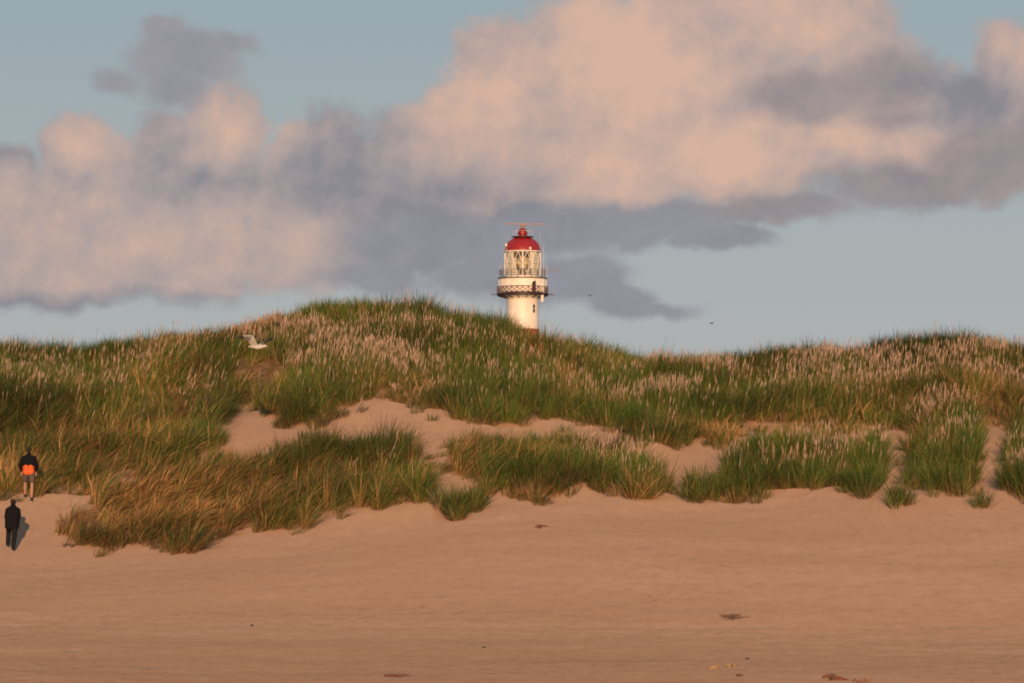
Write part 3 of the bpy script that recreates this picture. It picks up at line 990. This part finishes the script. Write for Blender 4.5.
# radar scanner on top
bm = bmesh.new()
for s_ in (-1, 1):
    for t_ in (-1, 1):
        bar(bm, (0.33 * s_, 0.33 * t_, Z(229.6)), (0.22 * s_, 0.22 * t_, Z(225.2)), 0.03)
        bar(bm, (0.33 * s_, 0.33 * t_, Z(229.6)), (-0.24 * s_, 0.22 * t_, Z(226.2)), 0.02)
box(bm, (0, 0, Z(225.0)), (0.62, 0.62, 0.14))
mast = link('radar_mast', bm, orange_m, LH)
bm = bmesh.new()
box(bm, (0, 0, Z(224.0)), (4.9, 0.18, 0.11), Matrix.Rotation(math.radians(6), 4, 'Y') if False else None)
bar(bm, (0, 0, Z(225)), (0, 0, Z(224)), 0.09)
bm.transform(Matrix.Rotation(math.radians(0.6), 4, 'Y'))
link('radar_scanner', bm, orange_m, mast)
# window in the shaft
aW = math.radians(-46)
dW = Vector((math.cos(aW), math.sin(aW), 0))
bm = bmesh.new()
MW = Matrix.Translation(dW * 1.97 + Vector((0, 0, Z(309)))) @ Matrix.Rotation(aW, 4, 'Z')
for (y_, z_, sy, sz) in ((-0.24, 0, 0.07, 1.14), (0.24, 0, 0.07, 1.14), (0, -0.535, 0.41, 0.07), (0, 0.535, 0.41, 0.07), (0, 0, 0.41, 0.06)):
    box(bm, (0.03, y_, z_), (0.10, sy, sz))
bm.transform(MW)
wf = link('window', bm, white, LH, smooth=False)
bm = bmesh.new()
box(bm, (0, 0, 0), (0.07, 0.41, 1.0)); bm.transform(MW)
link('pane', bm, dglass, wf, smooth=False)
# small ladder-like pipes, antennas
bm = bmesh.new()
ap = math.radians(-32)
px_, py_ = (GR + .12) * math.cos(ap), (GR + .12) * math.sin(ap)
lathe(bm, [(0.17, Z(302.5)), (0.20, Z(301.8)), (0.20, Z(286.0)), (0.15, Z(285.4))], 16, c=(px_ - 0.35, py_))
link('white_cylinder', bm, white, LH).name = 'antenna_tube'
for (x_, y_, r0_, r1_, rad_) in ((2.62, -1.2, 279, 244, 0.022), (-2.05, -1.0, 279, 243.5, 0.03), (-2.2, 0.9, 270, 246, .02), (3.0, 0.3, 279, 262, 0.018), (-2.75, 0, 279, 262, 0.018), (2.2, .9, 252, 232, .014)):
    bm = bmesh.new()
    bar(bm, (x_, y_, Z(r0_)), (x_, y_, Z(r1_)), rad_, 6, rad_ * .6)
    link('whip_antenna', bm, white, LH)
bm = bmesh.new()
lathe(bm, [(0.03, Z(244)), (0.14, Z(244.5)), (0.14, Z(246.5)), (0.03, Z(247))], 12, c=(-2.05, -1.0))
link('antenna_head', bm, white, LH)
bm = bmesh.new()
lathe(bm, [(0.05, Z(250.5)), (0.17, Z(249.8)), (0.17, Z(248.6)), (0.05, Z(247.8))], 12, c=(0.95, -2.02))
bar(bm, (0.95, -2.02, Z(252)), (0.95, -2.02, Z(250)), 0.04)
link('antenna_head', bm, white, LH)
bm = bmesh.new()
bar(bm, (2.9, -0.6, Z(270.8)), (4.55, -1.0, Z(270.2)), 0.022)
for k in range(5):
    x_ = 3.5 + k * 0.24
    bar(bm, (x_, -0.8 - .05 * k, Z(270.5) - 0.28), (x_, -0.8 - .05 * k, Z(270.5) + 0.28), 0.012, 4)
link('yagi_antenna', bm, orange_m, LH)
# bright sunlit stay from plinth to gutter
bm = bmesh.new()
bar(bm, (0.62, -2.25, Z(276.5)), (1.0, -2.1, Z(251.5)), 0.045)
link('ladder', bm, white, LH)


# ------------------------------------------------------------------ people and birds
def remeshed(name, parts, voxel, m, parent=None, smooth_it=3):
    """union of tapered capsules and ellipsoids turned into one continuous skin"""
    bm = bmesh.new()
    for p in parts:
        if p[0] == 'cap':
            _, a_, b_, r1, r2 = p[:5]
            fl = p[5] if len(p) > 5 else 1.0
            a_ = Vector(a_); b_ = Vector(b_)
            n_ = max(2, int((b_ - a_).length / max(0.25 * min(r1, r2), 0.012)))
            n_ = min(n_, 26)
            for k in range(n_ + 1):
                t_ = k / n_
                r_ = r1 + (r2 - r1) * t_
                bmesh.ops.create_icosphere(bm, subdivisions=2, radius=1, matrix=Matrix.Translation(a_.lerp(b_, t_)) @ Matrix.Diagonal((r_, r_ * fl, r_, 1)))
        elif p[0] == 'ell':
            _, c_, s_ = p[:3]
            rt = p[3] if len(p) > 3 else Matrix.Identity(4)
            bmesh.ops.create_icosphere(bm, subdivisions=3, radius=1, matrix=Matrix.Translation(c_) @ rt @ Matrix.Diagonal((*s_, 1)))
        elif p[0] == 'slab':
            bmx = p[1]
            tmp = bpy.data.meshes.new('t'); bmx.to_mesh(tmp); bmx.free(); bm.from_mesh(tmp); bpy.data.meshes.remove(tmp)
    me = bpy.data.meshes.new(name); bm.to_mesh(me); bm.free()
    o = bpy.data.objects.new(name, me); C.collection.objects.link(o)
    md = o.modifiers.new('r', 'REMESH'); md.mode = 'VOXEL'; md.voxel_size = voxel
    ms = o.modifiers.new('s', 'SMOOTH'); ms.iterations = smooth_it; ms.factor = 0.5
    dg = bpy.context.evaluated_depsgraph_get()
    me2 = bpy.data.meshes.new_from_object(o.evaluated_get(dg))
    bpy.data.objects.remove(o); bpy.data.meshes.remove(me)
    me2.name = name
    me2.polygons.foreach_set('use_smooth', [True] * len(me2.polygons))
    me2.materials.clear(); me2.materials.append(m)
    o = bpy.data.objects.new(name, me2); C.collection.objects.link(o)
    if parent: o.parent = parent
    return o


def hand(w, side, d, fwd=(0, 1, 0)):
    """palm, four unequal curled fingers and a side thumb below wrist w, pointing along d"""
    w = Vector(w); d = Vector(d).normalized(); f = Vector(fwd).normalized()
    out = []
    palm = w + d * 0.085
    out.append(('cap', w, palm, 0.026, 0.030, 1.0))
    for k, ln in enumerate((0.066, 0.076, 0.071, 0.055)):
        off = f * ((1.5 - k) * 0.0215)
        k0 = palm + off; k1 = k0 + d * ln * 0.6 + Vector((-side, 0, 0)) * 0.008; k2 = k1 + (d * 0.8 + Vector((-side, 0, 0)) * 0.6).normalized() * ln * 0.5
        out += [('cap', k0, k1, 0.0095, 0.009), ('cap', k1, k2, 0.009, 0.008)]
    t0 = w + d * 0.03 + f * 0.025
    out += [('cap', t0, t0 + (f * 0.8 + d * 0.7).normalized() * 0.045, 0.012, 0.010), ('cap', t0 + (f * 0.8 + d * 0.7).normalized() * 0.045, t0 + (f * 0.8 + d * 0.7).normalized() * 0.045 + (d * 0.95 + f * 0.1) * 0.03, 0.010, 0.009)]
    return out


def head(c, tilt):
    """skull, jaw, nose, ears, brow, lips; the face looks along +Y (away) and down by tilt"""
    c = Vector(c)
    Rm = Matrix.Rotation(-tilt, 4, 'X')

    def T(v): return tuple(c + Rm @ Vector(v))
    return [('ell', T((0, -0.005, 0.02)), (0.076, 0.095, 0.100), Rm), ('ell', T((0, 0.035, -0.06)), (0.055, 0.060, 0.055), Rm),
            ('cap', T((0, 0.092, 0.0)), T((0, 0.112, -0.028)), 0.010, 0.015), ('ell', T((0.078, 0.0, -0.01)), (0.010, 0.020, 0.032), Rm), ('ell', T((-0.078, 0.0, -0.01)), (0.010, 0.020, 0.032), Rm),
            ('cap', T((-0.04, 0.082, 0.018)), T((0.04, 0.082, 0.018)), 0.011, 0.011), ('cap', T((-0.02, 0.092, -0.055)), T((0.02, 0.092, -0.055)), 0.008, 0.008),
            ('ell', T((0.030, 0.082, 0.002)), (0.012, 0.010, 0.008), Rm), ('ell', T((-0.030, 0.082, 0.002)), (0.012, 0.010, 0.008), Rm)]


skin = mat('sun_tanned_skin', (0.42, 0.22, 0.15), 0.55, var=0.05, vscale=10)
hairm = mat('dark_hair', (0.022, 0.014, 0.010), 0.6, bump=0.01, vscale=60)
blackm = mat('black_fabric', (0.008, 0.008, 0.010), 0.9, spec=0.15, bump=0.012, vscale=9)
black2 = mat('black_coat_fabric', (0.007, 0.007, 0.009), 0.9, spec=0.15, bump=0.014, vscale=8)
orangef = mat('orange_fabric', (0.72, 0.125, 0.030), 0.7, var=0.08, vscale=8, bump=0.01)
shortm = mat('grey_brown_shorts_fabric', (0.11, 0.085, 0.07), 0.85, bump=0.012, vscale=9)
trou = mat('charcoal_trouser_fabric', (0.009, 0.009, 0.011), 0.9, bump=0.012, vscale=9)
shoem = mat('dark_shoe_rubber', (0.035, 0.030, 0.028), 0.6)
shoe2 = mat('black_and_white_shoe', (0.05, 0.045, 0.045), 0.6)
solem = mat('pale_sole_rubber', (0.55, 0.50, 0.46), 0.6)


def ground_at(u, Yd):
    x = (u - 512) / F * Yd
    return x, Yd, float(height(np.array([x]), np.array([Yd]))[0])


def find_Y(u, row):
    ysn = np.linspace(100, 150, 2001)
    xn = (u - 512) / F * ysn
    zz = height(xn, ysn)
    _, rr = proj(xn, ysn, zz)
    return float(ysn[np.argmin(np.abs(rr - row) + (rr < row - 3) * 0)])


def shoe(a_, fw=(0, 1, 0), m=None, parent=None, pitch=0.0):
    a_ = Vector(a_)
    f = Vector((0, math.cos(pitch), math.sin(pitch)))
    o = remeshed('shoe', [('cap', a_ + f * -0.05 + Vector((0, 0, -0.035)), a_ + f * 0.15 + Vector((0, 0, -0.045)), 0.042, 0.036), ('cap', a_ + Vector((0, 0, 0.03)), a_ + Vector((0, 0, -0.03)), 0.044, 0.046)], 0.010, m, parent)
    bm = bmesh.new()
    n_ = Vector((0, -f.z, f.y))
    box(bm, a_ + f * 0.05 - n_ * 0.082, (0.085, 0.29, 0.022), Matrix.Rotation(pitch, 4, 'X'))
    bmesh.ops.bevel(bm, geom=bm.edges[:], offset=0.008, segments=2, affect='EDGES')
    link('sole', bm, solem, o)
    return o


# --- upper walker
Yp = find_Y(28.5, 500.5)
gx, gy, gzv = ground_at(28.5, Yp)
p1 = thing('person', 'person in black top with orange hem and grey shorts, higher on the path', 'person', (gx, gy, gzv))


def gl(x, y, base):   # ground height near a walker, in his own frame
    return float(height(np.array([base[0] + x]), np.array([base[1] + y]))[0]) - base[2]


b1 = (gx, gy, gzv)
fl = (-0.135, 0.20); fr = (0.115, -0.16)
zl_ = gl(*fl, b1) + 0.095; zr_ = gl(*fr, b1) + 0.095
AL = Vector((fl[0], fl[1], zl_)); AR = Vector((fr[0], fr[1], zr_))
HL = Vector((-0.095, 0.0, 0.90)); HRp = Vector((0.095, 0.0, 0.90))
KL = (AL + HL) / 2 + Vector((-0.01, 0.05, 0.03)); KR = (AR + HRp) / 2 + Vector((0.01, 0.05, 0.03))
body = []
for A_, K_, H_ in ((AL, KL, HL), (AR, KR, HRp)):
    body += [('cap', H_, K_, 0.082, 0.056), ('cap', K_, K_.lerp(A_, 0.35), 0.054, 0.056), ('cap', K_.lerp(A_, 0.35), A_, 0.056, 0.036), ('cap', A_, A_ + Vector((0, 0.12, -0.03)), 0.036, 0.03)]
body += [('cap', (-0.07, 0, 0.95), (0.07, 0, 0.95), 0.105, 0.105), ('cap', (0, 0, 0.97), (0, 0.07, 1.32), 0.115, 0.125), ('cap', (-0.10, 0.07, 1.34), (0.10, 0.07, 1.34), 0.09, 0.09),
         ('cap', (-0.13, 0.08, 1.38), (0.13, 0.08, 1.38), 0.055, 0.055), ('cap', (0, 0.09, 1.40), (0, 0.13, 1.53), 0.055, 0.052)]
body += head((0, 0.165, 1.595), 0.45)
for s_ in (-1, 1):
    sh_ = Vector((0.175 * s_, 0.08, 1.37)); el_ = Vector((0.275 * s_, 0.03, 1.13)); wr_ = Vector((0.235 * s_, 0.09, 0.90))
    body += [('cap', sh_, el_, 0.05, 0.04), ('cap', el_, wr_, 0.040, 0.027)] + hand(wr_, s_, (-.12 * s_, 0.12, -1))
remeshed('body', body, 0.0085, skin, p1)
remeshed('jacket', [('cap', (0, 0.02, 1.10), (0, 0.07, 1.34), 0.150, 0.155), ('cap', (-0.08, 0.02, 1.13), (-0.08, 0.07, 1.30), 0.137, 0.15), ('cap', (0.08, 0.02, 1.13), (0.08, 0.07, 1.30), 0.137, 0.15), ('cap', (-0.08, 0.02, 1.13), (0.08, 0.02, 1.13), 0.135, 0.135), ('cap', (-0.08, 0.07, 1.30), (0.08, 0.07, 1.30), 0.155, 0.155), ('cap', (-0.13, 0.08, 1.365), (0.13, 0.08, 1.365), 0.085, 0.085), ('cap', (0, 0.09, 1.42), (0.15, 0.08, 1.36), 0.075, 0.075), ('cap', (0, 0.09, 1.42), (-0.15, 0.08, 1.36), 0.075, 0.075), ('cap', (0, 0.05, 1.45), (0, 0.11, 1.50), 0.075, 0.062),
                    ('cap', (-0.178, 0.08, 1.37), (-0.275, 0.03, 1.13), 0.072, 0.066), ('cap', (-0.275, 0.03, 1.13), (-0.242, 0.08, 0.955), 0.063, 0.046),
                    ('cap', (0.178, 0.08, 1.37), (0.275, 0.03, 1.13), 0.072, 0.066), ('cap', (0.275, 0.03, 1.13), (0.242, 0.08, 0.955), 0.063, 0.046)], 0.012, blackm, p1)
remeshed('orange_hem', [('cap', (-0.065, 0.0, 1.08), (0.065, 0.0, 1.08), 0.132, 0.132), ('cap', (-0.07, -0.01, 0.92), (0.07, -0.01, 0.92), 0.130, 0.130)], 0.012, orangef, p1)
remeshed('shorts', [('cap', (-0.075, 0, 0.90), (0.075, 0, 0.90), 0.122, 0.122), ('cap', HL, HL.lerp(KL, 0.68), 0.108, 0.094), ('cap', HRp, HRp.lerp(KR, 0.68), 0.108, 0.094)], 0.012, shortm, p1)
remeshed('hair', [('ell', (0, 0.125, 1.628), (0.086, 0.100, 0.092), Matrix.Rotation(-0.45, 4, 'X')), ('ell', (0, 0.09, 1.585), (0.072, 0.05, 0.06))], 0.010, hairm, p1)
shoe(AL, m=shoem, parent=p1); shoe(AR, m=shoem, parent=p1)

p1.scale = (0.94,) * 3
# --- lower walker, leaning into the climb
Yp2 = find_Y(12.0, 551.5)
gx, gy, gzv = ground_at(11.0, Yp2)
p2 = thing('person', 'person all in black with a coat, leaning forward mid-stride, lower on the path', 'person', (gx, gy, gzv))
b2 = (gx, gy, gzv)
AR = Vector((0.075, -0.05, gl(0.075, -0.05, b2) + 0.09)); AL = Vector((-0.17, 0.55, gl(-0.17, 0.55, b2) + 0.11))
HL = Vector((-0.09, 0.30, 0.88)); HRp = Vector((0.085, 0.28, 0.87))
KR = (AR + HRp) / 2 + Vector((0.01, 0.07, 0.0)); KL = (AL + HL) / 2 + Vector((-0.015, 0.16, 0.04))
body = []; tr_parts = []
for A_, K_, H_ in ((AL, KL, HL), (AR, KR, HRp)):
    body += [('cap', H_, K_, 0.080, 0.055), ('cap', K_, A_, 0.055, 0.036), ('cap', A_, A_ + Vector((0, 0.12, -0.03)), 0.036, 0.03)]
    tr_parts += [('cap', H_, K_, 0.108, 0.082), ('cap', K_, A_ + Vector((0, 0, 0.04)), 0.080, 0.066)]
body += [('cap', (-0.07, 0.29, 0.92), (0.07, 0.29, 0.92), 0.10, 0.10), ('cap', (0, 0.30, 0.95), (0, 0.46, 1.28), 0.115, 0.125), ('cap', (-0.13, 0.50, 1.33), (0.13, 0.50, 1.33), 0.06, 0.06), ('cap', (0, 0.51, 1.36), (0, 0.60, 1.47), 0.055, 0.05)]
body += head((0, 0.645, 1.53), 0.5)
for s_ in (-1, 1):
    sh_ = Vector((0.165 * s_, 0.50, 1.31)); el_ = Vector((0.20 * s_, 0.44, 1.08)); wr_ = Vector((0.16 * s_, 0.66, 0.95))
    body += [('cap', sh_, el_, 0.05, 0.04), ('cap', el_, wr_, 0.040, 0.027)] + hand(wr_, s_, (-0.1 * s_, 0.7, -0.7), (0, .7, .7))
remeshed('body', body, 0.0085, skin, p2)
remeshed('coat', [('cap', (0, 0.28, 0.80), (0, 0.45, 1.26), 0.160, 0.165), ('cap', (0, 0.45, 1.26), (0, 0.52, 1.38), 0.155, 0.11), ('cap', (-0.085, 0.27, 0.80), (0.085, 0.27, 0.80), 0.150, 0.150), ('cap', (-0.09, 0.32, 1.02), (0.09, 0.32, 1.02), 0.145, 0.145), ('cap', (-0.10, 0.42, 1.22), (0.10, 0.42, 1.22), 0.150, 0.150), ('cap', (-0.09, 0.30, .85), (-0.09, 0.43, 1.2), .145, .15), ('cap', (0.09, 0.30, .85), (0.09, 0.43, 1.2), .145, .15),
                  ('cap', (-0.12, 0.50, 1.31), (0.12, 0.50, 1.31), 0.090, 0.090), ('cap', (0, 0.50, 1.39), (0.14, 0.50, 1.31), 0.08, 0.08), ('cap', (0, 0.50, 1.39), (-0.14, 0.50, 1.31), 0.08, 0.08), ('cap', (0, 0.47, 1.39), (0, 0.55, 1.47), 0.09, 0.075),
                  ('cap', (-0.165, 0.50, 1.29), (-0.20, 0.44, 1.08), 0.080, 0.070), ('cap', (-0.20, 0.44, 1.08), (-0.168, 0.62, 0.97), 0.066, 0.048),
                  ('cap', (0.165, 0.50, 1.29), (0.20, 0.44, 1.08), 0.080, 0.070), ('cap', (0.20, 0.44, 1.08), (0.168, 0.62, 0.97), 0.066, 0.048)], 0.012, black2, p2)
remeshed('trousers', [('cap', (-0.07, 0.29, 0.90), (0.07, 0.29, 0.90), 0.118, 0.118)] + tr_parts, 0.012, trou, p2)
remeshed('hair', [('ell', (0, 0.605, 1.560), (0.086, 0.098, 0.092), Matrix.Rotation(-0.5, 4, 'X')), ('ell', (0, 0.575, 1.52), (0.070, 0.05, 0.055))], 0.010, hairm, p2)
shoe(AR, m=shoe2, parent=p2); shoe(AL, m=shoe2, parent=p2, pitch=0.15)

p2.scale = (0.92,) * 3

# --- birds
def wing(stations, thick):
    """stations: (leading edge point, trailing edge point); closed thin slab, thicker at the front"""
    bm = bmesh.new()
    n_ = len(stations)
    top, bot = [], []
    for i, (a_, b_) in enumerate(stations):
        a_ = Vector(a_); b_ = Vector(b_)
        nx_ = Vector(stations[min(i + 1, n_ - 1)][0]) - Vector(stations[max(i - 1, 0)][0])
        nn = nx_.cross(b_ - a_).normalized() * thick * (1 - 0.45 * i / n_)
        top.append([bm.verts.new(a_ + nn * .9), bm.verts.new(a_.lerp(b_, .35) + nn), bm.verts.new(b_ + nn * 0.55)])
        bot.append([bm.verts.new(a_ - nn * .9), bm.verts.new(a_.lerp(b_, .35) - nn * .3), bm.verts.new(b_ - nn * 0.55)])
    for i in range(n_ - 1):
        for j in range(2):
            bm.faces.new((top[i][j], top[i][j + 1], top[i + 1][j + 1], top[i + 1][j]))
            bm.faces.new((bot[i][j], bot[i + 1][j], bot[i + 1][j + 1], bot[i][j + 1]))
        bm.faces.new((top[i][0], top[i + 1][0], bot[i + 1][0], bot[i][0]))
        bm.faces.new((top[i][2], bot[i][2], bot[i + 1][2], top[i + 1][2]))
    for i in (0, n_ - 1):
        bm.faces.new((top[i][0], top[i][1], top[i][2], bot[i][2], bot[i][1], bot[i][0]))
    bmesh.ops.recalc_face_normals(bm, faces=bm.faces)
    return bm


fm = bpy.data.materials.new('gull_feathers'); fm.use_nodes = True
q = G(fm.node_tree)
fa_ = q.n('ShaderNodeAttribute', attribute_name='feather').outputs['Color']
fm.node_tree.links.new(fa_, fm.node_tree.nodes['Principled BSDF'].inputs['Base Color'])
fm.node_tree.nodes['Principled BSDF'].inputs['Roughness'].default_value = 0.7
beakm = mat('yellow_beak', (0.55, 0.33, 0.06), 0.5)
YG = 127.0
sG = YG / F
gu = thing('gull', 'pale gull in flight with raised dark-tipped wings in front of the grassy slope', 'bird', ((258.5 - 512) * sG, YG, ZC + (HR - 346.5) * sG))
near = wing([((-0.02, -0.06, 0.04), (-0.21, -0.02, 0.0)), ((-0.07, -0.18, 0.17), (-0.26, -0.10, 0.08)), ((-0.13, -0.30, 0.315), (-0.31, -0.20, 0.15)), ((-0.24, -0.40, 0.335), (-0.38, -0.30, 0.215)),
             ((-0.45, -0.50, 0.315), (-0.52, -0.42, 0.245)), ((-0.66, -0.56, 0.265), (-0.67, -0.52, 0.235)), ((-0.76, -0.58, 0.235), (-0.75, -0.57, 0.225))], 0.013)
far = wing([((0.07, 0.05, 0.05), (-0.11, 0.05, 0.02)), ((0.14, 0.18, 0.13), (-0.01, 0.17, 0.08)), ((0.22, 0.34, 0.215), (0.12, 0.36, 0.13)), ((0.30, 0.48, 0.285), (0.22, 0.52, 0.16)),
            ((0.36, 0.62, 0.31), (0.33, 0.66, 0.19)), ((0.40, 0.74, 0.29), (0.39, 0.76, 0.235))], 0.013)
tail = wing([((-0.16, -0.02, 0.0), (-0.16, -0.02, -0.03)), ((-0.30, -0.045, 0.02), (-0.30, -0.035, -0.03))], 0.045)
gb = remeshed('body', [('cap', (-0.17, 0, -0.01), (-0.02, 0, -0.02), 0.045, 0.078), ('cap', (-0.02, 0, -0.02), (0.10, 0, -0.005), 0.078, 0.060), ('cap', (0.10, 0, 0.0), (0.185, -0.01, 0.012), 0.055, 0.046), ('ell', (0.205, -0.01, 0.012), (0.050, 0.042, 0.042)),
                     ('slab', near), ('slab', far), ('slab', tail)], 0.0075, fm, gu, 1)
me = gb.data
n_ = len(me.vertices)
co = np.zeros(n_ * 3, np.float32); me.vertices.foreach_get('co', co); co = co.reshape(-1, 3)
colr = np.tile(np.array([0.56, 0.53, 0.50]), (n_, 1))
spanA = np.clip((-co[:, 0] - 0.2) / 0.5, 0, 1) * (co[:, 1] < -0.2); spanB = np.clip((co[:, 1] - 0.1) / 0.6, 0, 1)
span = np.maximum(spanA, spanB)
wingv = (np.abs(co[:, 1]) > 0.085)
grey = np.array([0.30, 0.29, 0.30]); blk = np.array([0.05, 0.04, 0.04])
colr = np.where((wingv & (span < 0.45) & (spanB > 0))[:, None], grey * 0.6, colr)
colr = np.where((wingv & (span >= 0.45))[:, None], blk * 1.4, colr)
colr = np.where(((spanA > 0.05) & (spanA < 0.45) & (co[:, 2] < 0.27))[:, None], grey * 0.8, colr)
at = me.attributes.new('feather', 'FLOAT_COLOR', 'POINT')
at.data.foreach_set('color', np.concatenate([colr, np.ones((n_, 1))], 1).astype(np.float32).ravel())
bm = bmesh.new(); bar(bm, (0.24, -0.01, 0.010), (0.30, -0.012, -0.004), 0.016, 8, 0.005)
link('beak', bm, beakm, gu)
bm = bmesh.new()
bmesh.ops.create_icosphere(bm, subdivisions=2, radius=0.008, matrix=Matrix.Translation((0.225, -0.048, 0.022)))
link('eye', bm, iron, gu)

darkbird = mat('dark_plumage', (0.06, 0.055, 0.055), 0.8)


def far_bird(u, row, Yd, span, label, rz):
    s_ = Yd / F
    t_ = thing('distant_bird', label, 'bird', ((u - 512) * s_, Yd, ZC + (HR - row) * s_), rz, 'birds far off in the sky')
    w_ = span / 2
    parts = [('cap', (-0.16, 0, 0), (0.10, 0, 0.0), 0.03, 0.055), ('cap', (0.10, 0, 0), (0.18, 0, 0.02), 0.045, 0.035)]
    for sd in (-1, 1):
        parts.append(('slab', wing([((0.07, 0.03 * sd, 0.02), (-0.08, 0.03 * sd, 0.01)), ((0.08, 0.45 * w_ * sd, 0.12), (-0.07, 0.45 * w_ * sd, 0.10)), ((0.0, w_ * sd, 0.06), (-0.06, 0.97 * w_ * sd, 0.05))], 0.012)))
    remeshed('body', parts, 0.010, darkbird, t_, 1)


far_bird(589.5, 295.8, 420.0, 0.85, 'tiny dark bird against the grey cloud just right of the lighthouse', math.radians(60))
far_bird(711.5, 323.5, 430.0, 0.85, 'tiny dark bird low in the clear sky above the right dune', math.radians(40))


# ------------------------------------------------------------------ drift on the beach
def lump(name, u, row, size, m, label, cat, group=None, seed=0, n=1, flat=0.4):
    Yd = None
    ysn = np.linspace(75, 130, 3001)
    xn = (u - 512) / F * ysn
    zz = height(xn, ysn); _, rr_ = proj(xn, ysn, zz)
    j = int(np.argmin(np.abs(rr_ - row)))
    x, y, z = float(xn[j]), float(ysn[j]), float(zz[j])
    R = random.Random(seed)
    bm = bmesh.new()
    for i in range(n):
        ox = R.uniform(-1, 1) * size[0] * (0.6 if n > 1 else 0); oy = R.uniform(-1, 1) * size[1] * (0.8 if n > 1 else 0)
        sx = size[0] * (R.uniform(.10, .3) if n > 1 else 1); sy = size[1] * (R.uniform(.25, .6) if n > 1 else 1); sz = size[2] * R.uniform(0.6, 1.2)
        zz_ = float(height(np.array([x + ox]), np.array([y + oy]))[0]) - z
        res = bmesh.ops.create_icosphere(bm, subdivisions=2, radius=1, matrix=Matrix.Translation((ox, oy, zz_ + sz * 0.25)) @ Matrix.Rotation(R.uniform(0, 3), 4, 'Z') @ Matrix.Diagonal((sx, sy, sz, 1)))
        for v_ in res['verts']:
            v_.co += Vector((R.uniform(-1, 1) * sx, R.uniform(-1, 1) * sy, R.uniform(-1, 1) * sz)) * 0.18
    o = link(name, bm, m, None, smooth=False, loc=(x, y, z))
    o['label'] = label; o['category'] = cat
    if group: o['group'] = group
    return o


weed = mat('rust_brown_seaweed', (0.21, 0.085, 0.040), 0.6, var=0.3, vscale=8)
weedl = mat('orange_seaweed', (0.36, 0.19, 0.11), 0.7, var=0.2, vscale=8)
stone = mat('dark_pebble', (0.04, 0.033, 0.03), 0.6)
shell = mat('pale_shell', (0.36, 0.225, 0.125), 0.6)
lump('seaweed_clump', 833, 678.5, (0.22, 0.35, 0.05), weed, 'rust-red seaweed clump at the bottom edge of the beach, right side', 'seaweed', 'seaweed scraps on the beach', 1, 9)
lump('seaweed_clump', 862, 681, (0.25, 0.30, 0.04), weedl, 'orange seaweed scrap beside the rust-red clump, touching the bottom edge', 'seaweed', 'seaweed scraps on the beach', 2, 9)
lump('seaweed_strand', 400, 676, (0.42, 0.28, 0.03), weed, 'thin rust-brown seaweed strand on the beach left of centre, near the bottom edge', 'seaweed', 'seaweed scraps on the beach', 3, 12)
lump('seaweed_strand', 731, 617, (0.42, 0.60, 0.012), weedl, 'low orange-brown streak of dried seaweed on the open sand below the broad right patch', 'seaweed', 'seaweed scraps on the beach', 4, 16)
lump('shell_heap', 716, 668, (0.10, 0.25, 0.05), shell, 'yellowish shell fragments, left one of two small heaps near the bottom edge', 'shells', 'shell fragments', 5, 6)
lump('shell_heap', 731, 667, (0.10, 0.25, 0.05), shell, 'yellowish shell fragments, right one of two small heaps near the bottom edge', 'shells', 'shell fragments', 6, 6)
lump('seaweed_clump', 740, 676, (0.08, 0.2, 0.04), weed, 'small brown seaweed scrap just below the two heaps of shell', 'seaweed', 'seaweed scraps on the beach', 7, 4)
lump('pebble', 484, 647.5, (0.045, 0.045, 0.03), stone, 'dark pebble on bare sand near the middle of the beach', 'pebble', 'dark pebbles', 8)
lump('pebble', 747.5, 659, (0.05, 0.05, 0.035), stone, 'dark pebble just above and right of the two shell heaps', 'pebble', 'dark pebbles', 9)
lump('pebble', 252, 626, (0.045, 0.045, 0.03), stone, 'dark pebble on bare sand below the rust-brown grass patch', 'pebble', 'dark pebbles', 10)
lump('shell', 45.5, 610.5, (0.035, 0.04, 0.03), shell, 'single pale shell on the sand below the lower walker', 'shell', None, 11)
lump('driftwood_scrap', 541, 527, (0.16, 0.35, 0.03), weed, 'dark twig scrap on the sand below the patch under the lighthouse', 'twig', None, 12, 5)
